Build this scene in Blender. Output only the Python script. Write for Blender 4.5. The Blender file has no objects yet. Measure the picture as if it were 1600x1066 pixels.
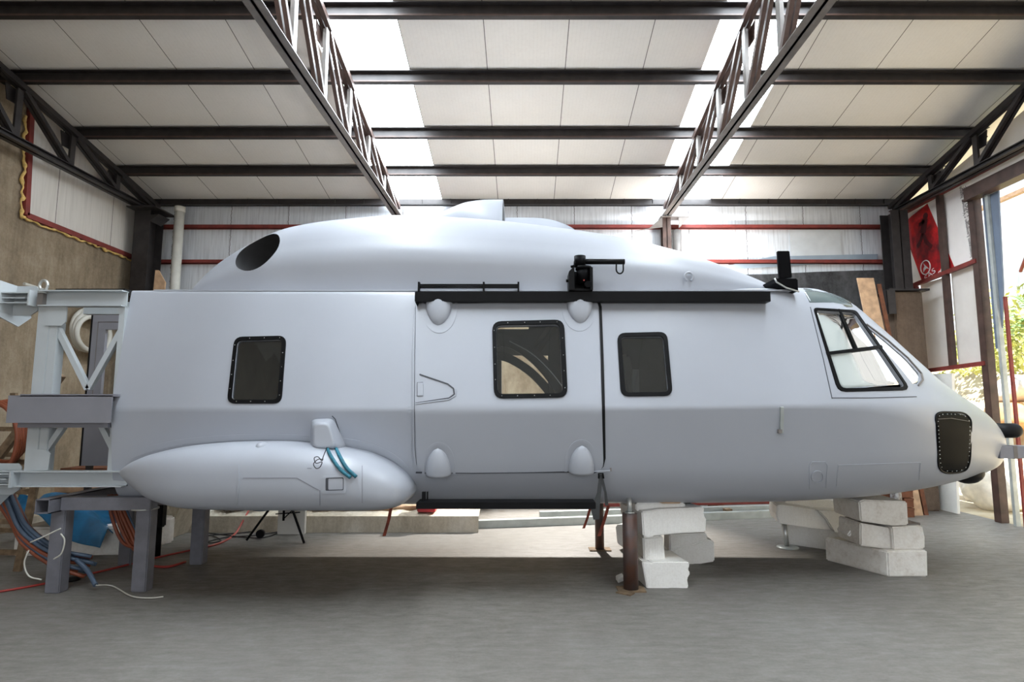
import bpy, bmesh, math, random
from mathutils import Vector, Matrix
from mathutils.bvhtree import BVHTree
from mathutils.geometry import tessellate_polygon
random.seed(7)
R = math.radians
scn = bpy.context.scene
COL = scn.collection
# ------------------------------------------------------------------ camera
FPX = 920.0; TH = math.atan(102/920); HC = 1.6
CAMP = Vector((0, 0, HC))
def ray(px, py):
    u = (px-821)/FPX; v = -(py-533)/FPX
    return Vector((u, math.cos(TH)-math.sin(TH)*v, math.sin(TH)+math.cos(TH)*v))
def atY(px, py, Y):
    r = ray(px, py); return CAMP + r*(Y/r.y)
def atX(px, py, X):
    r = ray(px, py); return CAMP + r*(X/r.x)
def atZ(px, py, Z=0.0):
    r = ray(px, py); return CAMP + r*((Z-HC)/r.z)
cam_data = bpy.data.cameras.new('camera')
cam = bpy.data.objects.new('camera', cam_data); COL.objects.link(cam)
cam.location = CAMP; cam.rotation_euler = (math.pi/2 + TH, 0, 0)
cam_data.sensor_width = 36.0; cam_data.lens = 36.0*FPX/1600
cam_data.shift_x = -21/1600
cam_data.clip_start = 0.05; cam_data.clip_end = 300
scn.camera = cam
scn.view_settings.view_transform = 'Standard'
scn.view_settings.look = 'None'
scn.view_settings.gamma = 1.0
scn.view_settings.exposure = 0.1
scn.view_settings.use_curve_mapping = False
scn.cycles.use_denoising = True
scn.cycles.max_bounces = 10
scn.cycles.diffuse_bounces = 5
scn.cycles.transparent_max_bounces = 16
scn.cycles.sample_clamp_indirect = 6.0
scn.cycles.caustics_reflective = False
scn.cycles.caustics_refractive = False

# ------------------------------------------------------------------ materials
MATS = {}
def lin(c):
    return tuple(((x/12.92) if x <= 0.04045 else ((x+0.055)/1.055)**2.4) for x in c)
def rgb(r, g, b): return lin((r/255, g/255, b/255)) + (1,)
class NB:
    def __init__(s, name):
        s.m = bpy.data.materials.new(name); s.m.use_nodes = True
        s.nt = s.m.node_tree; s.nt.nodes.clear()
        s.out = s.nt.nodes.new('ShaderNodeOutputMaterial')
    def n(s, t, **kw):
        nd = s.nt.nodes.new(t)
        for k, v in kw.items():
            if k in nd.inputs: nd.inputs[k].default_value = v
            else: setattr(nd, k, v)
        return nd
    def l(s, a, b): s.nt.links.new(a, b)
    def bsdf(s, **kw):
        b = s.n('ShaderNodeBsdfPrincipled')
        for k, v in kw.items(): b.inputs[k].default_value = v
        s.l(b.outputs[0], s.out.inputs[0]); return b
    def coord(s, scale=(1, 1, 1), rot=(0, 0, 0)):
        tc = s.n('ShaderNodeTexCoord'); mp = s.n('ShaderNodeMapping')
        mp.inputs['Scale'].default_value = scale; mp.inputs['Rotation'].default_value = rot
        s.l(tc.outputs['Object'], mp.inputs[0]); return mp.outputs[0]
    def noise(s, vec, scale, detail=4, rough=0.55):
        nd = s.n('ShaderNodeTexNoise'); nd.inputs['Scale'].default_value = scale
        nd.inputs['Detail'].default_value = detail; nd.inputs['Roughness'].default_value = rough
        s.l(vec, nd.inputs['Vector']); return nd.outputs['Fac']
    def ramp(s, fac, stops):
        r = s.n('ShaderNodeValToRGB')
        e = r.color_ramp.elements
        while len(e) < len(stops): e.new(0.5)
        for i, (p, c) in enumerate(stops):
            e[i].position = p; e[i].color = c if len(c) == 4 else tuple(c)+(1,)
        s.l(fac, r.inputs[0]); return r.outputs[0]
    def mix(s, fac, a, b, mode='MIX'):
        m = s.n('ShaderNodeMix'); m.data_type = 'RGBA'; m.blend_type = mode
        if isinstance(fac, (int, float)): m.inputs[0].default_value = fac
        else: s.l(fac, m.inputs[0])
        for i, x in ((6, a), (7, b)):
            if isinstance(x, tuple): m.inputs[i].default_value = x
            else: s.l(x, m.inputs[i])
        return m.outputs[2]
    def math(s, op, a, b=None, c=None):
        m = s.n('ShaderNodeMath'); m.operation = op
        for i, x in enumerate((a, b, c)):
            if x is None: continue
            if isinstance(x, (int, float)): m.inputs[i].default_value = x
            else: s.l(x, m.inputs[i])
        return m.outputs[0]
    def bump(s, h, strength, dist, b):
        bp = s.n('ShaderNodeBump'); bp.inputs['Strength'].default_value = strength
        bp.inputs['Distance'].default_value = dist
        s.l(h, bp.inputs['Height']); s.l(bp.outputs[0], b.inputs['Normal'])
def simple(name, c, rough=0.5, metal=0.0, var=0.12, nscale=6, bump=0.0, spec=0.5, c2=None, coat=0):
    nb = NB(name); b = nb.bsdf(Roughness=rough, Metallic=metal)
    b.inputs['Specular IOR Level'].default_value = spec
    if coat: b.inputs['Coat Weight'].default_value = coat; b.inputs['Coat Roughness'].default_value = 0.15
    v = nb.coord(); f = nb.noise(v, nscale, 5)
    d = c2 if c2 else tuple(x*(1-var) for x in c[:3])+(1,)
    u = c if c2 else tuple(min(1, x*(1+var)) for x in c[:3])+(1,)
    col = nb.ramp(f, [(0.35, d), (0.65, u)])
    nb.l(col, b.inputs['Base Color'])
    if bump: nb.bump(f, bump, 0.01, b)
    MATS[name] = nb.m; return nb.m

simple('hull_paint', rgb(166, 170, 179), 0.37, var=0.02, nscale=1.5, spec=0.5, coat=0.08)
simple('frame_paint', rgb(178, 184, 188), 0.42, var=0.03, nscale=3)
simple('beam_grey', rgb(128, 128, 136), 0.5, var=0.05, nscale=3)
simple('stand_paint', rgb(112, 112, 120), 0.45, var=0.12, nscale=9)
simple('black_paint', rgb(12, 12, 14), 0.5, var=0.2, nscale=8, spec=0.14)
simple('black_gloss', rgb(8, 8, 10), 0.5, var=0.2, nscale=3, spec=0.06)
simple('black_rubber', rgb(18, 18, 20), 0.5, var=0.1, spec=0.2)
simple('seam_soft', rgb(132, 134, 142), 0.6, var=0.03)
simple('seam_dark', rgb(60, 62, 68), 0.6, var=0.05)
simple('interior_dark', rgb(58, 58, 60), 0.7, var=0.15)
simple('interior_light', rgb(120, 118, 114), 0.7, var=0.08)
simple('steel_dark', rgb(46, 42, 42), 0.5, var=0.25, nscale=7, metal=0.2)
simple('steel_brown', rgb(74, 56, 50), 0.5, var=0.25, nscale=7)
simple('steel_grey', rgb(112, 106, 102), 0.45, var=0.15, nscale=6)
simple('red_oxide', rgb(120, 48, 42), 0.6, var=0.18, nscale=8)
simple('zinc', rgb(190, 192, 190), 0.35, metal=0.7, var=0.1)
simple('galvanised', rgb(176, 182, 180), 0.45, metal=0.3, var=0.12)
simple('plastic_white', rgb(214, 212, 206), 0.5, var=0.04)
simple('foam_yellow', rgb(206, 172, 104), 0.9, var=0.2, nscale=20, bump=0.6)
simple('wood', rgb(182, 150, 120), 0.75, var=0.2, nscale=10)
simple('wood_old', rgb(120, 100, 78), 0.85, var=0.3, nscale=14)
simple('wood_red', rgb(104, 62, 40), 0.8, var=0.3, nscale=10)
simple('cable_blue', rgb(72, 88, 108), 0.5, var=0.1)
simple('cable_orange', rgb(128, 66, 42), 0.5, var=0.1)
simple('cable_white', rgb(196, 194, 186), 0.5, var=0.05)
simple('cable_red', rgb(156, 50, 44), 0.5, var=0.1)
simple('cable_black', rgb(24, 24, 26), 0.5, var=0.1)
simple('hose_pink', rgb(196, 104, 96), 0.5, var=0.1)
simple('tarp_blue', rgb(20, 92, 132), 0.4, var=0.35, nscale=4)
simple('tape_teal', rgb(34, 104, 122), 0.6, var=0.25, nscale=30)
simple('rust', rgb(116, 48, 30), 0.8, var=0.35, nscale=18)
simple('post_steel', rgb(84, 76, 76), 0.45, metal=0.3, nscale=7, c2=rgb(96, 66, 54))
simple('box_white', rgb(224, 222, 216), 0.7, var=0.04)
simple('box_red', rgb(190, 60, 66), 0.6, var=0.1)
simple('rock', rgb(228, 222, 210), 0.9, var=0.25, nscale=3, bump=0.8)
simple('rock_tan', rgb(196, 152, 104), 0.9, var=0.2, nscale=3, bump=0.8)
simple('leaf', rgb(216, 212, 120), 0.6, nscale=1.5, c2=rgb(126, 140, 60))
simple('fern_leaf', rgb(150, 180, 120), 0.6, nscale=2, c2=rgb(110, 150, 100))
simple('plate_blue', rgb(104, 116, 134), 0.4, var=0.06)
simple('cloth_white', rgb(232, 238, 242), 0.8, var=0.06, nscale=2)
simple('strap_grey', rgb(70, 72, 74), 0.7, var=0.15, nscale=20)
simple('duct', rgb(206, 204, 196), 0.5, var=0.05, nscale=10)
simple('banner_red', rgb(206, 34, 34), 0.55, var=0.1, nscale=3)
simple('print_white', rgb(236, 230, 226), 0.6, var=0.02)
simple('print_grey', rgb(96, 92, 90), 0.6, var=0.05)
simple('roof_glass_tint', rgb(96, 108, 110), 0.22, var=0.04, spec=0.8)
simple('sheet_grey', rgb(150, 164, 178), 0.45, var=0.08, nscale=3)
simple('earth', rgb(168, 152, 122), 0.95, nscale=2.2, bump=0.9, c2=rgb(206, 196, 172))

def glass_mat(name, tint, opac, refl_tint=(1, 1, 1, 1), ior=1.5):
    nb = NB(name)
    t = nb.n('ShaderNodeBsdfTransparent'); t.inputs[0].default_value = tint
    d = nb.n('ShaderNodeBsdfDiffuse'); d.inputs[0].default_value = rgb(196, 204, 202)
    m1 = nb.n('ShaderNodeMixShader'); m1.inputs[0].default_value = opac
    nb.l(t.outputs[0], m1.inputs[1]); nb.l(d.outputs[0], m1.inputs[2])
    g = nb.n('ShaderNodeBsdfGlossy'); g.inputs['Roughness'].default_value = 0.02; g.inputs[0].default_value = refl_tint
    fr = nb.n('ShaderNodeFresnel'); fr.inputs[0].default_value = ior
    vn = nb.noise(nb.coord(), 3.0, 3)
    m2 = nb.n('ShaderNodeMixShader'); nb.l(fr.outputs[0], m2.inputs[0])
    bp = nb.n('ShaderNodeBump'); bp.inputs['Strength'].default_value = 0.02; nb.l(vn, bp.inputs['Height'])
    nb.l(bp.outputs[0], g.inputs['Normal'])
    nb.l(m1.outputs[0], m2.inputs[1]); nb.l(g.outputs[0], m2.inputs[2])
    nb.l(m2.outputs[0], nb.out.inputs[0]); MATS[name] = nb.m
glass_mat('glass_cabin', (0.82, 0.84, 0.86, 1), 0.02)
glass_mat('glass_cockpit', (0.9, 0.93, 0.92, 1), 0.9, ior=1.4)
glass_mat('glass_windshield', (0.9, 0.92, 0.85, 1), 0.12)

# concrete floor
nb = NB('floor_concrete'); b = nb.bsdf(Roughness=0.62)
v = nb.coord()
f1 = nb.noise(v, 0.7, 6, 0.6); f2 = nb.noise(nb.coord((1, 3.0, 1)), 5, 8, 0.7); f3 = nb.noise(v, 38, 4, 0.7)
c1 = nb.ramp(f1, [(0.3, rgb(98, 93, 86)), (0.5, rgb(116, 111, 105)), (0.72, rgb(129, 127, 123))])
c2 = nb.ramp(f2, [(0.30, rgb(80, 75, 70)), (0.52, rgb(114, 110, 104)), (0.75, rgb(136, 135, 131))])
c = nb.mix(0.5, c1, c2)
c = nb.mix(0.18, c, nb.ramp(f3, [(0.35, rgb(100, 97, 94)), (0.7, rgb(150, 150, 150))]))
f4 = nb.noise(v, 1.9, 3, 0.5)
st = nb.ramp(f4, [(0.0, (1, 1, 1)), (0.22, (0.62, 0.54, 0.46)), (0.30, (1, 1, 1))])
c = nb.mix(0.8, c, st, 'MULTIPLY')
nb.l(c, b.inputs['Base Color']); nb.bump(f2, 0.12, 0.02, b)
nb.l(nb.ramp(f2, [(0.3, (0.7, 0.7, 0.7)), (0.7, (0.45, 0.45, 0.45))]), b.inputs['Roughness'])
MATS['floor_concrete'] = nb.m

# sandwich panels: seams every `per` metres along X plus fine ribs
def panel_mat(name, base, dark, per, off, axis=0, rib=0.045, dirt=0.3, rough=0.5, jag=0.0):
    nb = NB(name); b = nb.bsdf(Roughness=rough)
    tc = nb.n('ShaderNodeTexCoord'); sx = nb.n('ShaderNodeSeparateXYZ'); nb.l(tc.outputs['Object'], sx.inputs[0])
    x = sx.outputs[axis]
    vec = tc.outputs['Object']
    if jag:
        jn = nb.noise(nb.coord((0.2, 0.2, 3)), 6, 4); x = nb.math('ADD', x, nb.math('MULTIPLY', nb.math('SUBTRACT', jn, 0.5), jag))
    fr = nb.math('FRACT', nb.math('DIVIDE', nb.math('SUBTRACT', x, off), per))
    seam = nb.math('LESS_THAN', fr, 0.010/per)
    rb = nb.math('FRACT', nb.math('DIVIDE', sx.outputs[axis], rib))
    rbl = nb.math('LESS_THAN', rb, 0.12)
    n1 = nb.noise(vec, 1.3, 5); st = (1, 1, 6) if axis == 0 else (1, 1, 1)
    n2 = nb.noise(nb.coord((14, 14, 0.8)), 2.0, 5)
    c = nb.ramp(n1, [(0.3, tuple(x*0.93 for x in base[:3])+(1,)), (0.7, base)])
    c = nb.mix(nb.math('MULTIPLY', nb.ramp(n2, [(0.45, (0, 0, 0)), (0.75, (1, 1, 1))]), dirt), c, dark)
    c = nb.mix(nb.math('MULTIPLY', rbl, 0.10), c, dark)
    c = nb.mix(seam, c, tuple(x*0.25 for x in dark[:3])+(1,))
    nb.l(c, b.inputs['Base Color'])
    nb.bump(nb.math('ADD', nb.math('MULTIPLY', rbl, -0.3), nb.math('MULTIPLY', seam, -1)), 0.3, 0.01, b)
    MATS[name] = nb.m
panel_mat('ceiling_panel', rgb(229, 226, 221), rgb(182, 176, 170), 0.97, -1.45, dirt=0.10)
panel_mat('back_panel', rgb(222, 226, 232), rgb(132, 134, 140), 1.0, -0.15, dirt=0.45, rib=0.06, jag=0.05)
panel_mat('side_panel', rgb(214, 208, 200), rgb(150, 140, 130), 1.1, 0.3, axis=1, dirt=0.25)
# rough boarded concrete
def concrete(name, cs, sc=1.0, planks=True):
    nb = NB(name); b = nb.bsdf(Roughness=0.9)
    v = nb.coord((1, 1, 0.6)); a = nb.noise(v, 2.2*sc, 7, 0.65); s2 = nb.noise(nb.coord((6, 6, 0.5)), 3*sc, 6, 0.7); s3 = nb.noise(nb.coord(), 26, 5, 0.75)
    c = nb.ramp(a, [(0.28, cs[0]), (0.5, cs[1]), (0.72, cs[2])])
    c = nb.mix(0.2, c, nb.ramp(s2, [(0.34, cs[0]), (0.66, cs[2])]))
    c = nb.mix(0.12, c, nb.ramp(s3, [(0.4, cs[0]), (0.6, cs[2])]))
    nb.l(c, b.inputs['Base Color']); nb.bump(s3, 0.5, 0.02, b); MATS[name] = nb.m
concrete('concrete_tan', [rgb(92, 76, 58), rgb(136, 120, 98), rgb(172, 158, 138)])
concrete('concrete_dark', [rgb(48, 46, 46), rgb(84, 82, 82), rgb(124, 122, 120)])
concrete('concrete_pier', [rgb(66, 52, 42), rgb(98, 82, 68), rgb(124, 106, 90)])
concrete('stone_wall', [rgb(140, 126, 104), rgb(206, 196, 176), rgb(236, 230, 218)], 0.8)
# expanded foam with fine ribs
nb = NB('styrofoam'); b = nb.bsdf(Roughness=0.85)
v = nb.coord(); f = nb.noise(v, 60, 3); g = nb.noise(v, 4, 4)
c = nb.ramp(f, [(0.35, rgb(236, 234, 230)), (0.6, rgb(246, 245, 242))])
c = nb.mix(0.4, c, nb.ramp(g, [(0.35, rgb(232, 229, 223)), (0.6, rgb(246, 245, 242))]))
b.inputs['Subsurface Weight'].default_value = 0.0
nb.l(c, b.inputs['Base Color']); nb.bump(nb.noise(nb.coord((40, 40, 2)), 2, 2), 0.35, 0.01, b)
MATS['styrofoam'] = nb.m
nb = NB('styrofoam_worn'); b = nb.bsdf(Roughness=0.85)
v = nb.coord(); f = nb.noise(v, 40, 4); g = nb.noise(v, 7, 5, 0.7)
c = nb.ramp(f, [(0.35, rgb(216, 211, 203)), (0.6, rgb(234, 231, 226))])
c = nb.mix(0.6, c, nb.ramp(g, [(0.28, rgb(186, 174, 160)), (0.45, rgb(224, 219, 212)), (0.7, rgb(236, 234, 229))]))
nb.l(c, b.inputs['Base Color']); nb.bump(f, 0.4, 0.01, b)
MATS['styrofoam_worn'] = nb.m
# translucent roof light: the sheet itself emits, in place of daylight behind it
nb = NB('rooflight_sheet')
em = nb.n('ShaderNodeEmission'); em.inputs['Strength'].default_value = 27.0
cr = nb.ramp(nb.noise(nb.coord((1, 3, 1)), 1.5, 3), [(0.3, (0.82, 0.92, 1.0)), (0.7, (0.88, 0.95, 1.0))])
nb.l(cr, em.inputs[0]); nb.l(em.outputs[0], nb.out.inputs[0]); MATS['rooflight_sheet'] = nb.m
# lamp head glow
nb = NB('lamp_glow'); em = nb.n('ShaderNodeEmission'); em.inputs['Strength'].default_value = 20.0
em.inputs[0].default_value = (1, 0.95, 0.88, 1); nb.l(em.outputs[0], nb.out.inputs[0]); MATS['lamp_glow'] = nb.m
# thin translucent wall sheets
nb = NB('translucent_sheet')
d = nb.n('ShaderNodeBsdfDiffuse'); d.inputs[0].default_value = rgb(222, 218, 216)
t = nb.n('ShaderNodeBsdfTranslucent'); t.inputs[0].default_value = rgb(222, 216, 210)
m = nb.n('ShaderNodeMixShader'); m.inputs[0].default_value = 0.3
nb.l(nb.ramp(nb.noise(nb.coord(), 2, 4), [(0.3, rgb(206, 202, 200)), (0.7, rgb(228, 226, 224))]), d.inputs[0])
nb.l(d.outputs[0], m.inputs[1]); nb.l(t.outputs[0], m.inputs[2]); nb.l(m.outputs[0], nb.out.inputs[0]); MATS['translucent_sheet'] = nb.m
# clear wrap
nb = NB('clear_wrap'); b = nb.bsdf(Roughness=0.2); b.inputs['Transmission Weight'].default_value = 0.5
nb.l(nb.ramp(nb.noise(nb.coord(), 18, 4), [(0.4, rgb(120, 110, 106)), (0.6, rgb(190, 190, 190))]), b.inputs['Base Color']); MATS['clear_wrap'] = nb.m
# printed red advert (dark smoky running figure)
nb = NB('advert_print'); b = nb.bsdf(Roughness=0.5)
c = nb.ramp(nb.noise(nb.coord(), 3.2, 5, 0.6), [(0.30, rgb(60, 22, 26)), (0.46, rgb(150, 26, 30)), (0.58, rgb(206, 30, 32)), (0.75, rgb(218, 70, 60))])
nb.l(c, b.inputs['Base Color']); MATS['advert_print'] = nb.m

# ------------------------------------------------------------------ mesh building
WORLD = {}          # object -> world location of its origin (parents are translation only)
class MB:
    def __init__(s): s.v = []; s.f = []; s.sm = []
    def add(s, vs, fs, smooth=False):
        o = len(s.v); s.v += [Vector(p) for p in vs]
        s.f += [tuple(i+o for i in f) for f in fs]; s.sm += [smooth]*len(fs); return s
    def box(s, c, size, M=None):
        c = Vector(c); h = [x/2 for x in size]
        vs = []
        for x in (-1, 1):
            for y in (-1, 1):
                for z in (-1, 1):
                    p = Vector((x*h[0], y*h[1], z*h[2]))
                    if M is not None: p = M @ p
                    vs.append(c+p)
        return s.add(vs, [(0,1,3,2),(4,6,7,5),(0,4,5,1),(2,3,7,6),(0,2,6,4),(1,5,7,3)])
    def box2(s, a, b):
        a = Vector(a); b = Vector(b); return s.box((a+b)/2, [abs(x) for x in (b-a)])
    def bar(s, p0, p1, w, h, up=(0, 0, 1)):
        p0 = Vector(p0); p1 = Vector(p1); d = (p1-p0); L = d.length; d.normalize()
        up = Vector(up)
        if abs(d.dot(up)) > 0.98: up = Vector((0, 1, 0))
        x = d.cross(up).normalized(); z = x.cross(d).normalized()
        M = Matrix((x, d, z)).transposed()
        return s.box((p0+p1)/2, (w, L, h), M)
    def lbar(s, p0, p1, w, h, t, up=(0, 0, 1)):
        # channel: web + two flanges
        p0 = Vector(p0); p1 = Vector(p1); d = (p1-p0).normalized(); up = Vector(up)
        x = d.cross(up).normalized(); z = x.cross(d).normalized()
        s.bar(p0, p1, t, h, up)
        for k in (1, -1):
            o = z*(h/2-t/2)*k + x*(w/2-t/2)
            s.bar(p0+o, p1+o, w, t, up)
        return s
    def tube(s, pts, r, n=10, cap=True, smooth=True):
        pts = [Vector(p) for p in pts]; N = len(pts)
        rs = r if isinstance(r, (list, tuple)) else [r]*N
        t0 = (pts[1]-pts[0]).normalized()
        up = Vector((0, 0, 1)) if abs(t0.z) < 0.9 else Vector((1, 0, 0))
        x = t0.cross(up).normalized()
        vs = []
        for i, p in enumerate(pts):
            t = (pts[min(i+1, N-1)]-pts[max(i-1, 0)])
            if t.length < 1e-9: t = t0
            t = t.normalized()
            x = (x - t*x.dot(t)).normalized(); y = t.cross(x)
            for k in range(n):
                a = 2*math.pi*k/n
                vs.append(p+(x*math.cos(a)+y*math.sin(a))*rs[i])
        fs = [(i*n+k, i*n+(k+1) % n, (i+1)*n+(k+1) % n, (i+1)*n+k) for i in range(N-1) for k in range(n)]
        o = len(s.v); s.add(vs, fs, smooth)
        if cap:
            s.f += [tuple(o+k for k in range(n))[::-1], tuple(o+(N-1)*n+k for k in range(n))]; s.sm += [False]*2
        return s
    def prism(s, poly, d, smooth=False):
        # poly: ordered 3D points; d: extrusion vector
        poly = [Vector(p) for p in poly]; d = Vector(d); n = len(poly)
        tri = tessellate_polygon([poly])
        fs = [tuple(t) for t in tri] + [tuple(i+n for i in t)[::-1] for t in tri]
        s.add(poly+[p+d for p in poly], fs)
        o = len(s.v)-2*n
        s.f += [(o+i, o+(i+1) % n, o+n+(i+1) % n, o+n+i) for i in range(n)]; s.sm += [smooth]*n
        return s
    def ring(s, outer, inner, d):
        outer = [Vector(p) for p in outer]; inner = [Vector(p) for p in inner]; d = Vector(d); n = len(outer)
        vs = outer+inner+[p+d for p in outer]+[p+d for p in inner]; fs = []
        for i in range(n):
            j = (i+1) % n
            fs += [(i, j, n+j, n+i), (2*n+i, 3*n+i, 3*n+j, 2*n+j), (i, 2*n+i, 2*n+j, j), (n+i, n+j, 3*n+j, 3*n+i)]
        return s.add(vs, fs)
    def lathe(s, c, prof, n=24, axis=(0, 0, 1), smooth=True):
        c = Vector(c); a = Vector(axis).normalized()
        x = a.orthogonal().normalized(); y = a.cross(x); vs = []
        for r, h in prof:
            for k in range(n):
                t = 2*math.pi*k/n; vs.append(c+a*h+(x*math.cos(t)+y*math.sin(t))*r)
        m = len(prof)
        fs = [(i*n+k, i*n+(k+1) % n, (i+1)*n+(k+1) % n, (i+1)*n+k) for i in range(m-1) for k in range(n)]
        o = len(s.v); s.add(vs, fs, smooth)
        if prof[0][0] > 1e-4: s.f.append(tuple(o+k for k in range(n))[::-1]); s.sm.append(False)
        if prof[-1][0] > 1e-4: s.f.append(tuple(o+(m-1)*n+k for k in range(n))); s.sm.append(False)
        return s
    def grid(s, rows, closed=False, smooth=True, capends=False):
        nu = len(rows); nv = len(rows[0]); vs = [p for r in rows for p in r]
        fs = []
        for i in range(nu-1):
            for j in range(nv if closed else nv-1):
                k = (j+1) % nv
                fs.append((i*nv+j, i*nv+k, (i+1)*nv+k, (i+1)*nv+j))
        o = len(s.v); s.add(vs, fs, smooth)
        if capends:
            s.f += [tuple(o+j for j in range(nv))[::-1], tuple(o+(nu-1)*nv+j for j in range(nv))]; s.sm += [False]*2
        return s
    def mesh(s, name, off=Vector((0, 0, 0)), bevel=0.0, weld=True, fix=True):
        me = bpy.data.meshes.new(name)
        bm = bmesh.new(); vs = [bm.verts.new(p-off) for p in s.v]
        for f, sm in zip(s.f, s.sm):
            if len(set(f)) < 3: continue
            try: fc = bm.faces.new([vs[i] for i in f]); fc.smooth = sm
            except ValueError: pass
        if weld: bmesh.ops.remove_doubles(bm, verts=bm.verts, dist=1e-5)
        if fix: bmesh.ops.recalc_face_normals(bm, faces=bm.faces)
        if bevel:
            es = [e for e in bm.edges if len(e.link_faces) == 2 and e.calc_face_angle(0) > 0.6]
            bmesh.ops.bevel(bm, geom=es, offset=bevel, segments=2, affect='EDGES', clamp_overlap=True)
        bm.to_mesh(me); bm.free(); return me
def obj(name, mb, mat, parent=None, bevel=0.0, label=None, kind=None, fix=True, loc=None, weld=True):
    off = WORLD.get(parent, Vector((0, 0, 0))) if parent else Vector(loc) if loc is not None else Vector((0, 0, 0))
    me = mb.mesh(name, off, bevel, weld, fix) if isinstance(mb, MB) else mb
    me.materials.append(MATS[mat] if isinstance(mat, str) else mat)
    o = bpy.data.objects.new(name, me); COL.objects.link(o)
    if parent: o.parent = parent
    elif loc is not None: o.location = loc
    WORLD[o] = off
    if label: o['label'] = label
    if kind: o['kind'] = kind
    return o
def struct(name, mb, mat, parent=None, **k): return obj(name, mb, mat, parent, kind='structure', **k)
def thing(name, label, cat, loc=(0, 0, 0), group=None):
    o = bpy.data.objects.new(name, None); COL.objects.link(o); o.location = loc
    o.empty_display_size = 0.1
    WORLD[o] = Vector(loc); o['label'] = label; o['category'] = cat
    if group: o['group'] = group
    return o
def tag(o, label, cat, group=None, kind=None):
    o['label'] = label; o['category'] = cat
    if group: o['group'] = group
    if kind: o['kind'] = kind
    return o
def copy_tree(root, loc, label=None, group=None):
    r = root.copy(); COL.objects.link(r); r.location = loc; WORLD[r] = Vector(loc)
    if label: r['label'] = label
    if group: r['group'] = group
    for ch in list(root.children):
        c = ch.copy(); COL.objects.link(c); c.parent = r
        for g in list(ch.children):
            d = g.copy(); COL.objects.link(d); d.parent = c
    return r
def interp(xs, ys, x):
    # monotone cubic
    n = len(xs)
    if x <= xs[0]: return ys[0]
    if x >= xs[-1]: return ys[-1]
    d = [(ys[i+1]-ys[i])/(xs[i+1]-xs[i]) for i in range(n-1)]
    m = [d[0]]+[0 if d[i-1]*d[i] <= 0 else 2*d[i-1]*d[i]/(d[i-1]+d[i]) for i in range(1, n-1)]+[d[-1]]
    for i in range(n-1):
        if x <= xs[i+1]:
            h = xs[i+1]-xs[i]; t = (x-xs[i])/h
            return ((2*t**3-3*t*t+1)*ys[i]+(t**3-2*t*t+t)*h*m[i]+(-2*t**3+3*t*t)*ys[i+1]+(t**3-t*t)*h*m[i+1])
def spline(pts, n=8):
    pts = [Vector(p) for p in pts]; out = []
    P = [pts[0]*2-pts[1]]+pts+[pts[-1]*2-pts[-2]]
    for i in range(1, len(P)-2):
        for k in range(n):
            t = k/n
            out.append(0.5*((2*P[i])+(-P[i-1]+P[i+1])*t+(2*P[i-1]-5*P[i]+4*P[i+1]-P[i+2])*t*t+(-P[i-1]+3*P[i]-3*P[i+1]+P[i+2])*t**3))
    out.append(pts[-1]); return out
def rounded(poly, r, n=5):
    # round the corners of a 2D polygon
    out = []; N = len(poly)
    for i in range(N):
        p = Vector(poly[i]); a = Vector(poly[i-1]); b = Vector(poly[(i+1) % N])
        rr = r[i] if isinstance(r, (list, tuple)) else r
        u = (a-p); v = (b-p); ra = min(rr, u.length*0.45); rb = min(rr, v.length*0.45)
        s = p+u.normalized()*ra; e = p+v.normalized()*rb
        for k in range(n+1):
            t = k/n; out.append(s*(1-t)**2+p*2*t*(1-t)+e*t*t)
    return out
# ================================================================== SETTING
XL, XR, YB = -6.6, 6.6, 10.0
SL = 0.21
def zp(Y):                       # underside of the roof sheets
    return 5.18+SL*(9.8-Y) if Y >= 1.5 else 5.18+SL*(9.8-1.5)-SL*(1.5-Y)
YF = -6.0
fl = MB().add([(XL-.1, YF, 0), (XR+.05, YF, 0), (XR+.05, YB+.1, 0), (XL-.1, YB+.1, 0)], [(0, 1, 2, 3)])
fl.add([(XL-.1, YF, -.1), (XR+.05, YF, -.1), (XR+.05, YB+.1, -.1), (XL-.1, YB+.1, -.1)], [(3, 2, 1, 0)])
struct('floor', fl, 'floor_concrete')
# ceiling: sloping sheets with two runs of roof lights left out
SK = [(-2.45, -1.45), (2.2, 3.2)]
mb = MB()
def slab(mb, x0, x1, ya, yb, t=0.08):
    for (y0, y1) in ((ya, min(1.5, yb)), (max(1.5, ya), yb)):
        if y1 <= y0: continue
        z0, z1 = zp(y0), zp(y1)
        mb.add([(x0, y0, z0), (x1, y0, z0), (x1, y1, z1), (x0, y1, z1), (x0, y0, z0+t), (x1, y0, z0+t), (x1, y1, z1+t), (x0, y1, z1+t)],
               [(0, 1, 2, 3), (7, 6, 5, 4), (0, 4, 5, 1), (1, 5, 6, 2), (2, 6, 7, 3), (3, 7, 4, 0)])
slab(mb, XL-.3, SK[0][0], YF, 10.15); slab(mb, SK[0][1], SK[1][0], YF, 10.15); slab(mb, SK[1][1], XR+.3, YF, 10.15)
struct('ceiling', mb, 'ceiling_panel', weld=False)
mb2 = MB()
for i, (a, b_) in enumerate(SK):
    s = MB(); slab(s, a+.004, b_-.004, 0.6, 9.97, 0.03); slab(mb2, a, b_, YF, 0.6)
    o = struct('window_%d' % (i+1), s, 'rooflight_sheet')
struct('ceiling_front', mb2, 'ceiling_panel', weld=False)
# back wall
mb = MB().box2((XL, YB, 3.3), (XR, YB+.08, 5.2)); struct('wall_back', mb, 'back_panel')
mb = MB()
# lower retaining wall, with an uneven top at the right
top = [(-6.6, 3.3), (0.6, 3.3), (1.4, 3.55), (3.2, 3.84), (4.2, 3.86), (5.0, 3.9), (6.6, 3.95)]
pts = [(-6.6, YB-.06, 0)]+[(x, YB-.06, z) for x, z in top]+[(6.6, YB-.06, 0)]
mb.prism(pts, (0, .3, 0))
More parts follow.
